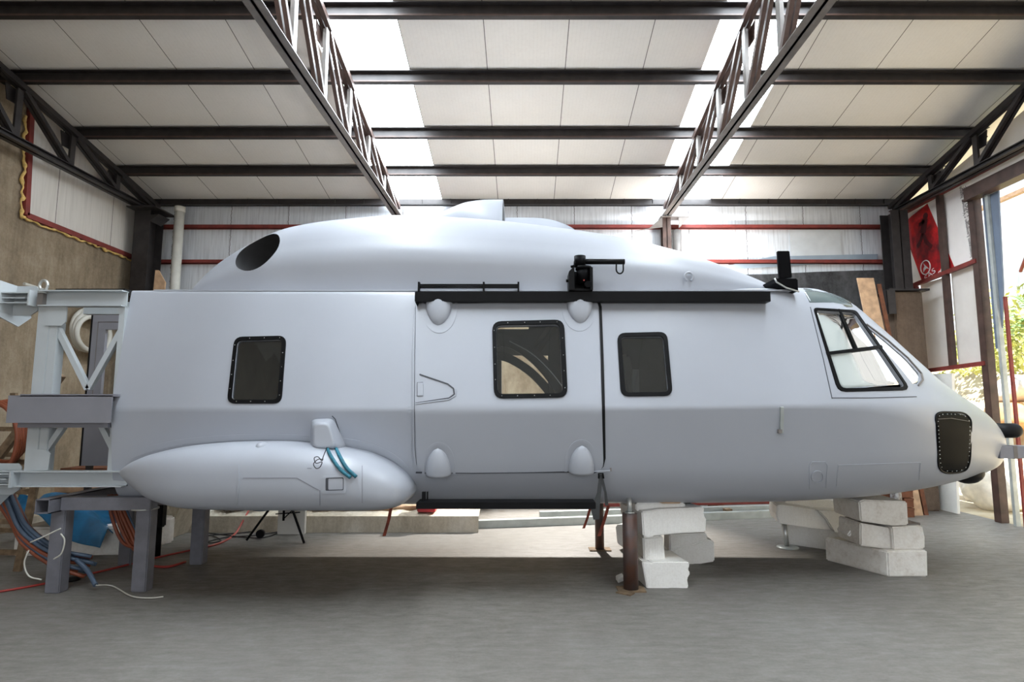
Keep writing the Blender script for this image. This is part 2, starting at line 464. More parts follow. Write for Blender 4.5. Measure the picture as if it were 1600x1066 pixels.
# tan at the left, darker at the right
nbm = NB('retaining_wall'); bb = nbm.bsdf(Roughness=0.9)
tc = nbm.n('ShaderNodeTexCoord'); sx = nbm.n('ShaderNodeSeparateXYZ'); nbm.l(tc.outputs['Object'], sx.inputs[0])
a1 = nbm.noise(nbm.coord((1, 1, .35)), 2.2, 7, 0.65); a2 = nbm.noise(nbm.coord((2, 2, 1.4)), 4, 6, 0.7)
ct = nbm.mix(0.5, nbm.ramp(a1, [(0.3, rgb(130, 108, 78)), (0.5, rgb(176, 152, 118)), (0.7, rgb(206, 186, 152))]), nbm.ramp(a2, [(0.35, rgb(140, 118, 90)), (0.65, rgb(212, 192, 160))]))
cd = nbm.mix(0.5, nbm.ramp(a1, [(0.3, rgb(32, 31, 32)), (0.5, rgb(62, 62, 64)), (0.7, rgb(100, 100, 102))]), nbm.ramp(a2, [(0.35, rgb(34, 33, 33)), (0.65, rgb(92, 92, 94))]))
fac = nbm.ramp(nbm.math('ADD', nbm.math('MULTIPLY', sx.outputs[0], 0.5), nbm.math('MULTIPLY', a1, 0.6)), [(0.65, (0, 0, 0)), (0.95, (1, 1, 1))])
nbm.l(nbm.mix(fac, ct, cd), bb.inputs['Base Color']); nbm.bump(a2, 0.6, 0.03, bb); MATS['retaining_wall'] = nbm.m
struct('wall_back_lower', mb, 'retaining_wall')
# left wall: concrete with a tall sandwich panel let in
mb = MB().box2((XL-.2, YF, 0), (XL, YB, 7.2)); struct('wall_left', mb, 'concrete_tan')
pl = MB().box2((XL, 7.52, 3.0), (XL+.03, 9.95, 5.4))
# panel with its sloping foot, traced from the red frame
def wl(px, py, off=0.0): 
    p = atX(px, py, XL+off); return p
A = atX(38, 250, XL+.02); B = atX(38, 336, XL+.02); C_ = atX(213, 405, XL+.02)
A.z = 5.55
pl = MB().prism([Vector((XL+.001, A.y, 5.6)), Vector((XL+.001, B.y, B.z)), Vector((XL+.001, C_.y, C_.z)), Vector((XL+.001, YB-.02, C_.z)), Vector((XL+.001, YB-.02, 5.25))], (0.02, 0, 0))
struct('wall_left_panel', pl, 'side_panel')
mb = MB(); 
mb.bar((XL+.04, A.y, 5.6), (XL+.04, B.y, B.z), .07, .05, (1, 0, 0)); mb.bar((XL+.04, B.y, B.z), (XL+.04, C_.y, C_.z), .07, .05, (1, 0, 0)); mb.bar((XL+.04, C_.y, C_.z), (XL+.04, YB-.1, C_.z-.02), .05, .06, (1, 0, 0))
struct('trim_1', mb, 'red_oxide')
# beads of yellow expanding foam round that panel
mb = MB(); rnd = random.Random(3)
def foam_line(p0, p1, n):
    pts = []; rs = []
    for i in range(n):
        t = i/(n-1); p = Vector(p0).lerp(Vector(p1), t)
        pts.append(p+Vector((rnd.uniform(0, .012), rnd.uniform(-.02, .02), rnd.uniform(-.02, .02)))); rs.append(rnd.uniform(.008, .026))
    mb.tube(spline(pts, 2), [rs[min(i//2, n-1)] for i in range(2*(n-1)+1)], 8)
foam_line((XL+.03, A.y-.06, 5.4), (XL+.03, B.y-.06, B.z-.06), 26)
foam_line((XL+.03, B.y-.06, B.z-.05), (XL+.03, C_.y+.02, C_.z-.05), 40)
foam_line((XL+.03, C_.y+.04, C_.z-.05), (XL+.03, C_.y+.06, C_.z-.75), 14)
obj('foam_sealant', mb, 'foam_yellow'); tag(bpy.data.objects['foam_sealant'], 'lumpy yellow foam sealant bead around the pale panel on the left concrete wall', 'sealant')

# right wall: frame with pale sheets, and a tall doorway
mb = MB()
mb.box2((XR, YF, 0), (XR+.1, 4.2, 6.6))
mb.box2((XR, 4.2, 4.72), (XR+.1, 6.5, 6.3))
struct('wall_right', mb, 'side_panel')
sheets = MB()
def sheet(mb, y0, y1, z0, z1, x=XR+.03, t=.01): mb.box2((x, y0, z0), (x+t, y1, z1))
S = MB(); sheet(S, 8.42, 9.0, 2.22, 3.68); sheet(S, 9.06, 9.72, 2.2, 3.63)
# upper sheets stop short of the roof, leaving slits of daylight
S.prism([(XR+.03, 8.42, 3.72), (XR+.03, 10.0, 3.68), (XR+.03, 10.0, 5.0), (XR+.03, 8.42, zp(8.42)-.16)], (.01, 0, 0))
S.prism([(XR+.03, 6.5, 4.82), (XR+.03, 8.42, 4.82), (XR+.03, 8.42, zp(8.42)-.16), (XR+.03, 6.5, zp(6.5)-.16)], (.01, 0, 0))
struct('wall_right_sheet', S, 'translucent_sheet')
# ------------------------------------------------ structural steel
def truss(name, X, mat_b, mat_t, label, ys, back, side=1, web='steel_brown'):
    r = thing(name, label, 'roof truss', (X, 9.8, 4.8))
    zb0, zb1 = 4.84, (4.875 if back == 'c' else 4.92)
    yb = 9.78
    bc = MB()
    for s in (-1, 1):
        bc.box2((X+s*.004, ys[0]-.3, zb0), (X+s*.014, yb, zb1))
        bc.box2((X+s*.004, ys[0]-.3, zb0), (X+s*.080, yb, zb0+.012))
        bc.box2((X+s*.004, ys[0]-.3, zb1-.012), (X+s*.06, yb, zb1))
    obj('bottom_chord', bc, mat_b, r)
    tc_ = MB()
    for s in (-1, 1):
        for zo in (0, ):
            a = Vector((X+s*.03, ys[0]-.3, zp(ys[0]-.3)-.19)); b2 = Vector((X+s*.03, yb+.02, zp(yb)-.19))
            tc_.bar(a, b2, .05, .07)
    obj('top_chord', tc_, mat_t, r)
    for i, y in enumerate(ys):
        zt = zp(y)-.25
        if zt-zb1 > .12:
            m = MB().box((X, y, (zb1+zt)/2), (.035, .05, zt-zb1)).box((X+.03*side, y-.01, (zb1+zt)/2), (.010, .085, zt-zb1))
            obj('post', m, 'steel_grey' if back == 'c' else 'steel_dark', r)
            g = MB().prism([(X-.06*side, y-.14, zt+.03), (X-.06*side, y+.14, zt+.03-.03), (X-.06*side, y+.06, zt-.17), (X-.06*side, y-.1, zt-.17)], (.012*side, 0, 0))
            obj('gusset_plate', g, web, r)
        if i+1 < len(ys):
            y2 = ys[i+1]
            m = MB()
            for s in (-1, 1):
                m.bar((X+s*.03, y+.05, zp(y)-.23), (X+s*.03, y2-.06, zb1+.02), .042, .055)
            obj('diagonal', m, web, r)
    return r
NY = [2.5, 3.4, 4.3, 5.2, 6.06, 6.96, 7.85, 8.78, 9.68]
truss('roof_truss', -2.2, 'steel_grey', 'steel_brown', 'brown steel roof truss beside the left run of roof lights', NY, 'c', 1)
truss('roof_truss', 2.42, 'steel_grey', 'steel_brown', 'brown steel roof truss beside the right run of roof lights', NY, 'c', -1)
truss('roof_truss', -6.32, 'steel_dark', 'steel_dark', 'black steel roof truss against the bare concrete wall', NY, 's', 1, 'steel_dark')
truss('roof_truss', 6.28, 'steel_dark', 'steel_dark', 'black steel roof truss above the banner and the tall doorway', NY, 's', -1, 'steel_dark')
# purlins
PY = [3.1, 4.08, 5.05, 6.0, 6.97, 8.03, 8.93]
ordn = ['seventh', 'sixth', 'fifth', 'fourth', 'third', 'second', 'first']
for i, y in enumerate(PY):
    zt = zp(y); m = MB()
    m.box2((XL+.01, y, zt-.135), (XR-.01, y+.008, zt-.004))
    m.box2((XL+.01, y-.0, zt-.135), (XR-.01, y+.07, zt-.125))
    m.box2((XL+.01, y-.06, zt-.02), (XR-.01, y+.008, zt-.008+SL*.0))
    m.box2((XL+.01, y+.062, zt-.135), (XR-.01, y+.07, zt-.105))
    m2 = MB().bar((XL+.01, y-.006, zt-.128), (XR-.01, y-.006, zt-.128), .01, .018)
    r = thing('roof_purlin', 'dark steel roof purlin, %s in front of the back eave beam' % ordn[i], 'beam', (0, y, zt-.135), 'purlins under the roof sheets')
    obj('web', m, 'steel_dark', r); obj('lower_lip', m2, 'steel_brown', r)
m = MB().box2((XL+.01, 9.86, 5.05), (XR-.01, 9.90, 5.17)).box2((XL+.01, 9.8, 5.05), (XR-.01, 9.9, 5.065))
for k in range(26):
    x = -6.3+k*.5
    m.box2((x, 9.84, 5.07), (x+.012, 9.862, 5.165))
tag(obj('eave_beam', m, 'steel_dark'), 'long dark steel beam along the top of the back wall', 'beam')
# girts on the back wall
for z, nm in ((4.70, 'upper'), (4.08, 'lower')):
    m = MB().box2((XL+.1, YB-.07, z-.035), (XR-.1, YB-.055, z+.035)).box2((XL+.1, YB-.07, z-.035), (XR-.1, YB-.001, z-.025))
    tag(obj('wall_girt', m, 'red_oxide'), 'red oxide steel rail across the back wall, %s of the two' % nm, 'rail', 'girts on the back wall')
# columns
def icol(mb, x, y, z0, z1, w=.2, d=.2, t=.014):
    mb.box2((x-w/2, y-d/2, z0), (x+w/2, y-d/2+t, z1)); mb.box2((x-w/2, y+d/2-t, z0), (x+w/2, y+d/2, z1)); mb.box2((x-t/2, y-d/2, z0), (x+t/2, y+d/2, z1))
r = thing('steel_column', 'black steel column in the left back corner', 'column', (-6.27, 9.45, 0))
m = MB(); icol(m, -6.28, 9.55, 0, 4.82, .26, .36); m.box2((-6.41, 9.37, 0), (-6.40, 9.73, 4.82)); obj('shaft', m, 'steel_dark', r)
m = MB().prism([(-6.12, 9.32, 4.70), (-5.98, 9.32, 4.72), (-6.12, 9.32, 4.60)], (0, .3, 0)); m.box2((-6.44, 9.2, 4.80), (-5.96, 9.75, 4.82)); obj('bracket', m, 'steel_dark', r)
r = thing('steel_column', 'brown steel column under the right-hand middle truss', 'column', (2.42, 9.8, 0))
m = MB(); icol(m, 2.40, 9.80, 0, 4.80, .14, .16); obj('shaft', m, 'steel_brown', r)
m = MB().tube([(2.60, 9.84, 0), (2.60, 9.84, 4.6)], .075, 16); obj('pipe', m, 'steel_grey', r)
m = MB().box2((2.30, 9.70, 4.795), (2.78, 9.9, 4.815)).prism([(2.60, 9.7, 4.79), (2.78, 9.7, 4.79), (2.60, 9.7, 4.6)], (0, .015, 0)).prism([(2.32, 9.7, 4.79), (2.1, 9.7, 4.60), (1.85, 9.7, 4.55), (2.32, 9.7, 4.62)], (0, .015, 0)); obj('bracket', m, 'steel_grey', r)
r = thing('steel_column', 'brown steel column under the left-hand middle truss', 'column', (-2.2, 9.8, 0))
m = MB(); icol(m, -2.2, 9.80, 0, 4.80, .16, .16); obj('shaft', m, 'steel_brown', r)
# right back pier with steel column on top
r = thing('concrete_pier', 'rough brown concrete pier in the right back corner', 'pier', (6.1, 9.5, 0))
rows = []
for z, w in ((0, .34), (1.2, .32), (2.4, .30), (3.42, .28)):
    rows.append([Vector((6.16-w, 9.25, z)), Vector((6.16+w*.62, 9.25, z)), Vector((6.16+w*.62, 9.75, z)), Vector((6.16-w, 9.75, z))])
obj('shaft', MB().grid(rows, True, False, True), 'concrete_pier', r, bevel=.02)
r = thing('steel_column', 'dark steel column standing on top of the concrete pier', 'column', (6.1, 9.5, 3.45))
m = MB(); icol(m, 6.12, 9.5, 3.47, 4.80, .28, .3); obj('shaft', m, 'steel_dark', r)
obj('base_plate', MB().box2((5.78, 9.2, 3.43), (6.42, 9.78, 3.46)), 'steel_dark', r)
m = MB().box2((5.73, 9.19, 3.05), (5.86, 9.21, 3.43)).box2((5.73, 9.19, 3.05), (5.74, 9.4, 3.43)); obj('side_bracket', m, 'steel_dark', r)
# posts and rails of the right wall
def wpost(y, z0, z1, w, mat, lab, x=XR-.04, lean=0):
    m = MB().bar((x, y+lean, z0), (x, y, z1), .07, w, (0, 1, 0)); tag(obj('wall_post', m, mat), lab, 'post', 'posts of the right wall')
wpost(9.02, 2.2, 5.2, .09, 'steel_brown', 'dark brown steel post crossing the red banner on the right wall')
wpost(9.74, 2.2, 3.6, .07, 'red_oxide', 'red oxide steel post between the pier and the pale sheets')
m = MB().bar((XR-.05, 8.36, 3.70), (XR-.05, 9.95, 3.62), .06, .06); tag(obj('wall_rail', m, 'red_oxide'), 'red oxide steel rail under the red banner on the right wall', 'rail')
m = MB().bar((XR-.05, 8.36, 2.21), (XR-.05, 9.8, 2.17), .06, .06); tag(obj('wall_rail', m, 'red_oxide'), 'red oxide steel rail along the foot of the pale wall sheets', 'rail')
m = MB().bar((XR-.05, 7.0, 4.98), (XR-.05, 10.0, 4.93), .05, .07); tag(obj('wall_rail', m, 'red_oxide'), 'red oxide steel rail behind the right black truss', 'rail')
# door frame
r = struct('door_1', MB().box2((XR-.06, 8.32, 0), (XR+.06, 8.44, 4.72)), 'steel_brown', bevel=.006)
struct('door_lintel', MB().box2((XR-.12, 4.2, 4.62), (XR+.07, 8.42, 4.80)).box2((XR-.15, 4.2, 4.60), (XR-.0, 8.42, 4.625)), 'steel_brown', r)
struct('door_inner_jamb', MB().box2((XR-.03, 8.10, 0), (XR+.03, 8.15, 4.6)), 'galvanised', r)
o = struct('door_post', MB().box2((XR-.02, 7.97, 0), (XR+.02, 8.0, 3.1)), 'red_oxide', r)
struct('door_flange', MB().prism([(XR+.01, 8.24, 4.6), (XR+.01, 8.24, 2.4), (XR+.01, 8.14, 2.42), (XR+.01, 8.02, 3.2), (XR+.01, 7.95, 4.6)], (.02, 0, 0)), 'plate_blue', r)

# ------------------------------------------------ outdoors beyond the doorway
g = MB(); rows = []
rnd = random.Random(11)
for i in range(25):
    y = -4+i*1.0; row = []
    for j in range(22):
        x = XR+.06+j*.5
        z = -0.02 + (0 if x < 8.6 else min(3.9, (x-8.6)*1.05)) + (rnd.uniform(-.15, .15) if x > 8.3 else 0)
        row.append(Vector((x, y, z)))
    rows.append(row)
g.grid(rows, smooth=True)
struct('ground', g, 'earth')
# rocks
def rock(c, s, mat, lab, seed, grp='boulders outside the doorway'):
    rr = random.Random(seed); bm = bmesh.new(); bmesh.ops.create_icosphere(bm, subdivisions=3, radius=1)
    from mathutils import noise as nz
    for v in bm.verts:
        k = 1+.35*nz.noise(v.co*1.3+Vector((seed*3.1, 0, 0)))+.1*nz.noise(v.co*4+Vector((seed, 5, 0)))
        v.co = Vector((v.co.x*s[0]*k, v.co.y*s[1]*k, v.co.z*s[2]*k))
    for f in bm.faces: f.smooth = True
    me = bpy.data.meshes.new('boulder'); bm.to_mesh(me); bm.free()
    o = obj('boulder', me, mat); o.location = c; tag(o, lab, 'boulder', grp); return o
def og(px, py, X): return atX(px, py, X)
p = og(1545, 750, 8.0); rock((8.0, p.y, .42), (.55, .5, .5), 'rock', 'large smooth pale boulder just outside the doorway beside the door post', 1)
p = og(1530, 775, 7.6); rock((7.5, 9.6, .22), (.4, .4, .32), 'rock', 'low pale boulder in front of the large one outside', 2)
p = og(1550, 750, 9.4); rock((9.1, p.y+.2, .95), (.45, .45, .4), 'rock_tan', 'tan boulder perched above the pale ones outside', 3)
p = og(1515, 700, 9.4); rock((9.3, p.y, 1.25), (.6, .6, .45), 'rock', 'wide white boulder on the slope outside', 4)
p = og(1588, 610, 9.8); rock((9.9, p.y, p.z), (.5, .5, .3), 'rock', 'flat stone ledge under the foliage outside', 5)
p = og(1590, 650, 9.6); rock((9.7, p.y, p.z), (.6, .6, .28), 'rock_tan', 'brownish stone ledge low on the slope outside', 6)
p = og(1595, 745, 8.5); rock((8.6, p.y, p.z), (.3, .3, .22), 'rock_tan', 'small tan boulder at the foot of the slope outside', 8)
# foliage on the slope
def foliage(name, label, mat, boxes, n, size, kind='stuff'):
    m = MB(); rr = random.Random(5)
    for k in range(n):
        b_ = rr.choice(boxes); c = Vector((rr.uniform(*b_[0]), rr.uniform(*b_[1]), rr.uniform(*b_[2])))
        d = Vector((rr.uniform(-1, 1), rr.uniform(-1, 1), rr.uniform(-.3, 1))).normalized(); s = size*rr.uniform(.6, 1.4)
        x = d.orthogonal().normalized(); x.rotate(Matrix.Rotation(rr.uniform(0, 6.28), 3, d)); y = d.cross(x)
        m.add([c-x*s, c-y*s*.35+x*s*.1, c+x*s, c+y*s*.35+x*s*.1], [(0, 1, 2, 3)])
    o = obj(name, m, mat, fix=False, weld=False); tag(o, label, 'foliage', None, kind); return o
foliage('leaves', 'yellow-green leaves covering the bank outside the doorway', 'leaf', [((9.6, 11.4), (5, 14.5), (2.3, 3.4)), ((10.2, 12), (5, 14.5), (2.4, 4.2))], 7000, .09)
# fern fronds
fm = MB(); rr = random.Random(8)
for k in range(26):
    base = Vector((10.2+rr.uniform(0, .6), rr.uniform(7, 12.5), 3.3+rr.uniform(-.3, .4))); a = rr.uniform(0, 6.28); L = rr.uniform(.6, 1.1)
    for i in range(14):
        t = i/13; p = base+Vector((math.cos(a)*L*t*.7, math.sin(a)*L*t*.7, L*t*(1-.6*t))); w = .16*(1-t)+.02
        side = Vector((-math.sin(a), math.cos(a), 0))
        for s in (-1, 1):
            fm.add([p, p+side*s*w+Vector((0, 0, .03)), p+side*s*w*.9+Vector((.03, 0, .05)), p+Vector((0, 0, .03))], [(0, 1, 2, 3)])
o = obj('fern', fm, 'fern_leaf', fix=False, weld=False); tag(o, 'pale green fern fronds at the top of the bank outside', 'fern', None, 'stuff')
# white hanging sheet outside and its sloping red pole
rows = []
for i in range(40):
    y = 6+i*.25; rows.append([Vector((11.6+.12*math.sin(i*1.3)+.05*math.sin(i*2.9), y, z)) for z in (3.0, 4.5, 6.2)])
tag(obj('cloth_sheet', MB().grid(rows, smooth=True), 'cloth_white'), 'white cloth sheet hanging in folds outside behind the bank', 'sheet')
tag(obj('red_pole', MB().tube([(9.6, 11.2, 4.2), (8.9, 9.2, 5.9)], .03, 8), 'red_oxide'), 'thin red pole leaning across the white cloth outside', 'pole')
tag(obj('awning_edge', MB().box2((9.6, 5, 5.72), (9.7, 15, 5.8)), 'wood'), 'narrow wooden rail above the white cloth outside', 'rail')
# white panel leaning at the foot of the right wall
pn = MB().prism([atX(1440, 571, 6.62), atX(1501, 575, 6.62), atX(1510, 797, 6.52), atX(1452, 801, 6.52)], (.04, 0, 0))
P = [Vector((6.5, 9.85, 2.12)), Vector((6.5, 8.98, 2.10)), Vector((6.42, 8.98, .01)), Vector((6.42, 9.9, .01))]
tag(obj('wall_sheet', MB().prism(P, (.04, 0, 0)), 'box_white'), 'white board standing on the floor behind the nose', 'board')
# ================================================================== HELICOPTER
YC = 6.3
HX = [-3.60, -1.6, 1.6, 2.3, 2.8, 3.15, 3.5, 3.8, 4.1, 4.35, 4.58, 4.77, 4.90, 4.97]
T = {
 'zr': [2.70, 2.72, 2.74, 2.80, 2.88, 2.86, 2.64, 2.31, 1.98, 1.82, 1.70, 1.57, 1.42, 1.20],
 'ys': [1.00, 1.00, 1.00, .97, .92, .86, .78, .70, .60, .50, .40, .28, .15, .02],
 'zs': [2.655, 2.66, 2.66, 2.69, 2.69, 2.56, 2.28, 2.04, 1.82, 1.68, 1.56, 1.44, 1.32, 1.18],
 'w':  [1.15, 1.30, 1.30, 1.28, 1.24, 1.18, 1.08, .97, .84, .70, .56, .40, .22, .03],
 'zc': [1.573, 1.573, 1.59, 1.60, 1.60, 1.58, 1.54, 1.50, 1.44, 1.38, 1.32, 1.26, 1.20, 1.15],
 'yk': [1.04, 1.05, 1.05, 1.03, 1.0, .96, .88, .79, .67, .55, .43, .30, .16, .02],
 'zk': [.70, .71, .72, .73, .745, .76, .79, .82, .86, .90, .94, .98, 1.04, 1.12],
 'zb': [.66, .67, .68, .69, .70, .715, .74, .77, .81, .85, .89, .94, 1.01, 1.11],
 'fs': [.03, .06, .07, .15, .40, .5, .5, .5, .5, .5, .5, .5, .5, .5],
 'fc': [.03, .03, .03, .03, .05, .08, .16, .28, .4, .5, .5, .5, .5, .5],
 'fk': [.45, .45, .45, .45, .48, .5, .5, .5, .5, .5, .5, .5, .5, .5],
}
def hp(k, x): return interp(HX, T[k], x)
def half_section(P, fr, cnt):
    # P: corner list of (half width, z); fr: rounding fraction of each inner corner; cnt: samples per straight
    out = []
    prev = Vector((P[0][0], P[0][1]))
    N = len(P)
    ends = []
    for i in range(1, N-1):
        a = Vector(P[i-1]); p = Vector(P[i]); b = Vector(P[i+1]); f = fr[i-1]
        L = min((a-p).length, (b-p).length)*f*1.0
        ends.append((p+(a-p).normalized()*L, p, p+(b-p).normalized()*L))
    cur = Vector(P[0])
    for i, (s, p, e) in enumerate(ends):
        for k in range(cnt): out.append(cur.lerp(s, k/cnt))
        for k in range(8):
            t = k/8; out.append(s*(1-t)**2+p*2*t*(1-t)+e*t*t)
        cur = e
    last = Vector(P[-1])
    for k in range(cnt+1): out.append(cur.lerp(last, k/cnt))
    return out
def hull_sec(x):
    g = lambda k: hp(k, x)
    h = half_section([(0, g('zr')), (g('ys'), g('zs')), (g('w'), g('zc')), (g('yk'), g('zk')), (0, g('zb'))], [g('fs'), g('fc'), g('fk')], 7)
    near = [Vector((x, YC-p.x, p.y)) for p in h]
    far = [Vector((x, YC+p.x, p.y)) for p in h[1:-1]][::-1]
    return near+far
xs = [-3.60+(4.6+3.60)*i/90 for i in range(90)]+[4.6+.37*math.sin(math.pi/2*i/22) for i in range(23)]
rows = [hull_sec(x) for x in xs]
outer = MB().grid(rows, True, True)
nv = len(rows[0]); tip = Vector((4.972, YC, 1.15)); 
o_ = len(outer.v); outer.v.append(tip)
for j in range(nv): outer.f.append(((len(xs)-1)*nv+j, (len(xs)-1)*nv+(j+1) % nv, o_)); outer.sm.append(True)
bm = bmesh.new(); vs = [bm.verts.new(p) for p in outer.v]
for f in outer.f: bm.faces.new([vs[i] for i in f])
bmesh.ops.recalc_face_normals(bm, faces=bm.faces)
# make sure normals point outwards
bm.normal_update()
if sum((f.calc_center_median()-Vector((f.calc_center_median().x, YC, 1.7))).dot(f.normal) for f in bm.faces) < 0:
    for f in bm.faces: f.normal_flip()
bm.normal_update()
HULL = BVHTree.FromBMesh(bm)
ov = [v.co.copy() for v in bm.verts]; onr = [v.normal.copy() for v in bm.verts]
faces = [[v.index for v in f.verts] for f in bm.faces]
bm.verts.index_update(); faces = [[v.index for v in f.verts] for f in bm.faces]
N0 = len(ov)
full = bmesh.new()
va = [full.verts.new(p) for p in ov]; vb = []
for p in ov:
    c = Vector((min(p.x, 4.4)*.0+min(p.x, 4.6), YC, 1.6 if p.x < 3 else 1.3)); d = c-p
    vb.append(full.verts.new(p+d.normalized()*min(.035, d.length*.25)))
for f in faces:
    full.faces.new([va[i] for i in f]).smooth = True; g = full.faces.new([vb[i] for i in reversed(f)]); g.smooth = True; g.material_index = 1
for j in range(nv):
    k = (j+1) % nv
    try: full.faces.new([va[j], va[k], vb[k], vb[j]])
    except ValueError: pass
bmesh.ops.recalc_face_normals(full, faces=full.faces)
hull_me = bpy.data.meshes.new('fuselage_shell'); full.to_mesh(hull_me); full.free(); bm.free()
hull_me.materials.append(MATS['hull_paint']); hull_me.materials.append(MATS['interior_dark'])

HELI = thing('helicopter', 'grey full-size helicopter fuselage without tail, standing on foam blocks and posts', 'helicopter', (0.6, YC, 0.66))
hull = bpy.data.objects.new('fuselage_shell', hull_me); COL.objects.link(hull)

def hit(px, py, tree=None, off=0.0):
    r = ray(px, py); r.normalize()
    loc, n, i, d = (tree or HULL).ray_cast(CAMP, r)
    k_ = 0
    while loc is None and k_ < 80:
        k_ += 1; r = ray(px, py+k_*.5).normalized(); loc, n, i, d = (tree or HULL).ray_cast(CAMP, r)
    if loc is None: return atY(px, py, 5.3), Vector((0, -1, 0))
    if n.dot(r) > 0: n = -n
    return loc+n*off, n
def hitp(pts, off=0.0, tree=None): return [hit(x, y, tree, off)[0] for x, y in pts]
def avgn(pts, tree=None):
    n = Vector((0, 0, 0))
    for x, y in pts: n += hit(x, y, tree)[1]
    return n.normalized()
def densify(poly, step=8):
    out = []
    for i in range(len(poly)):
        a = Vector(poly[i][:2]); b = Vector(poly[(i+1) % len(poly)][:2]); k = max(1, int((b-a).length/step))
        for j in range(k): out.append(a.lerp(b, j/k))
    return out
CUT = []
def cutter(poly_px, depth=.3, mirror=False):
    n = avgn(poly_px); pts = hitp(poly_px)
    m = MB().prism([p+n*.06 for p in pts], -n*depth)
    CUT.append(m)
    if mirror:
        q = MB(); q.v = [Vector((v.x, 2*YC-v.y, v.z)) for v in m.v]; q.f = list(m.f); q.sm = list(m.sm); CUT.append(q)
def bool_cut(ob, mbs, keepmat=True):
    for m in mbs:
        me = m.mesh('cut'); c = bpy.data.objects.new('cut', me); COL.objects.link(c)
        md = ob.modifiers.new('b', 'BOOLEAN'); md.operation = 'DIFFERENCE'; md.object = c; md.solver = 'EXACT'
        bpy.context.view_layer.update()
        dg = bpy.context.evaluated_depsgraph_get()
        nm = bpy.data.meshes.new_from_object(ob.evaluated_get(dg))
        ob.modifiers.clear(); old = ob.data; ob.data = nm; nm.name = ob.name
        bpy.data.objects.remove(c); bpy.data.meshes.remove(me)
        if old.users == 0: bpy.data.meshes.remove(old)

W1o = [(367, 527), (448, 525), (440, 631), (355, 631)]; W1i = [(371, 533), (441, 531), (434, 625), (362, 625)]
W2o = [(769, 504), (881, 501), (887, 622), (772, 624)]; W2i = [(775, 510), (874, 508), (879, 616), (778, 617)]
W3o = [(964, 521), (1042, 519), (1051, 619), (970, 620)]; W3i = [(970, 527), (1036, 526), (1044, 613), (977, 614)]
WCo = [(1270, 481), (1337, 485), (1372, 535), (1423, 610), (1309, 613)]
WCi = [(1274.5, 485), (1334.5, 489), (1369, 538), (1415, 605), (1314, 607)]
def rr_(p, r): return [tuple(v) for v in rounded(p, r)]
w1i, w2i, w3i = rr_(W1i, 7), rr_(W2i, 8), rr_(W3i, 7)
w1o, w2o, w3o = rr_(W1o, 13), rr_(W2o, 15), rr_(W3o, 13)
def fine(p, k=6): return [tuple(Vector(p[i]).lerp(Vector(p[(i+1) % len(p)]), j/k)) for i in range(len(p)) for j in range(k)]
wci = fine(rounded(WCi, [5, 5, 40, 9, 8], 3)); wco = fine(rounded(WCo, [6, 6, 42, 13, 13], 3))
cutter(w1i); cutter(w2i); cutter(w3i); cutter(wci, .35, True)
# windshield opening (near half and its mirror)
WS = [(1353, 510), (1384, 534), (1416, 562), (1437, 586), (1436, 598), (1428, 602), (1402, 570), (1376, 541)]
cutter([tuple(v) for v in rounded(WS, [3, 10, 10, 5, 5, 4, 10, 10])], .4, True)
# far side door opening seen through the cabin window, and an added slot
def farY(px, py): return atY(px, py, YC+1.22)
CUT.append(MB().box2((farY(776, 512).x, YC+.8, farY(776, 518).z), (farY(826, 512).x, YC+1.5, farY(776, 512).z)))  # slot added to stand for a bright slit in the window
CUT.append(MB().box2((farY(784, 600).x, YC+.8, 1.3), (farY(856, 600).x, YC+1.5, farY(820, 557).z)))
bool_cut(hull, CUT)
me = hull.data
me.set_sharp_from_angle(angle=R(40))
for v in me.vertices: v.co -= WORLD[HELI]
hull.parent = HELI; WORLD[hull] = WORLD[HELI]

def part(name, mb, mat, parent=None, **k): return obj(name, mb, mat, parent or HELI, **k)
# ---- windows
def window(o_px, i_px, parent, glass, lab, rivets=True, thick=.016, matname='black_paint', glass_in=.012):
    n = avgn(i_px); op = hitp(o_px, .001); ip = hitp(i_px, .001)
    fr = MB().ring([p-n*.004 for p in op], [p-n*.004 for p in ip], n*thick)
    f = part('window_frame', fr, matname, parent, bevel=.003, label=lab)
    g = MB().prism([p-n*glass_in for p in hitp(i_px)], -n*.005)
    return f, g, n
def rivets(pts, n, r=.004, mat='zinc', parent=None, off=.012, name='rivets'):
    for x, y in pts:
        p = hit(x, y)[0]+n*off; part('rivet', MB().lathe(p, [(r, 0), (r, .002), (r*.5, .004)], 8, n), mat, parent)
f1, g1, n1 = window(w1o, w1i, HELI, 'glass_cabin', 'black riveted window frame on the rear cabin side')
part('window_pane', g1, 'glass_cabin', f1)
mid = lambda o, i: [((a[0]+b[0])/2, (a[1]+b[1])/2) for a, b in zip(o, i)]
def along(poly, k):
    d = densify(poly, 2); return [tuple(d[int(j*len(d)/k)]) for j in range(k)]
rivets(along(mid(w1o, w1i), 14), n1, parent=f1)
f3, g3, n3 = window(w3o, w3i, HELI, 'glass_cabin', 'black window frame behind the cockpit door')
part('window_pane', g3, 'glass_cabin', f3)
fc, gc, nc = window(wco, wci, HELI, 'glass_cockpit', 'black frame of the cockpit side window', thick=.01)
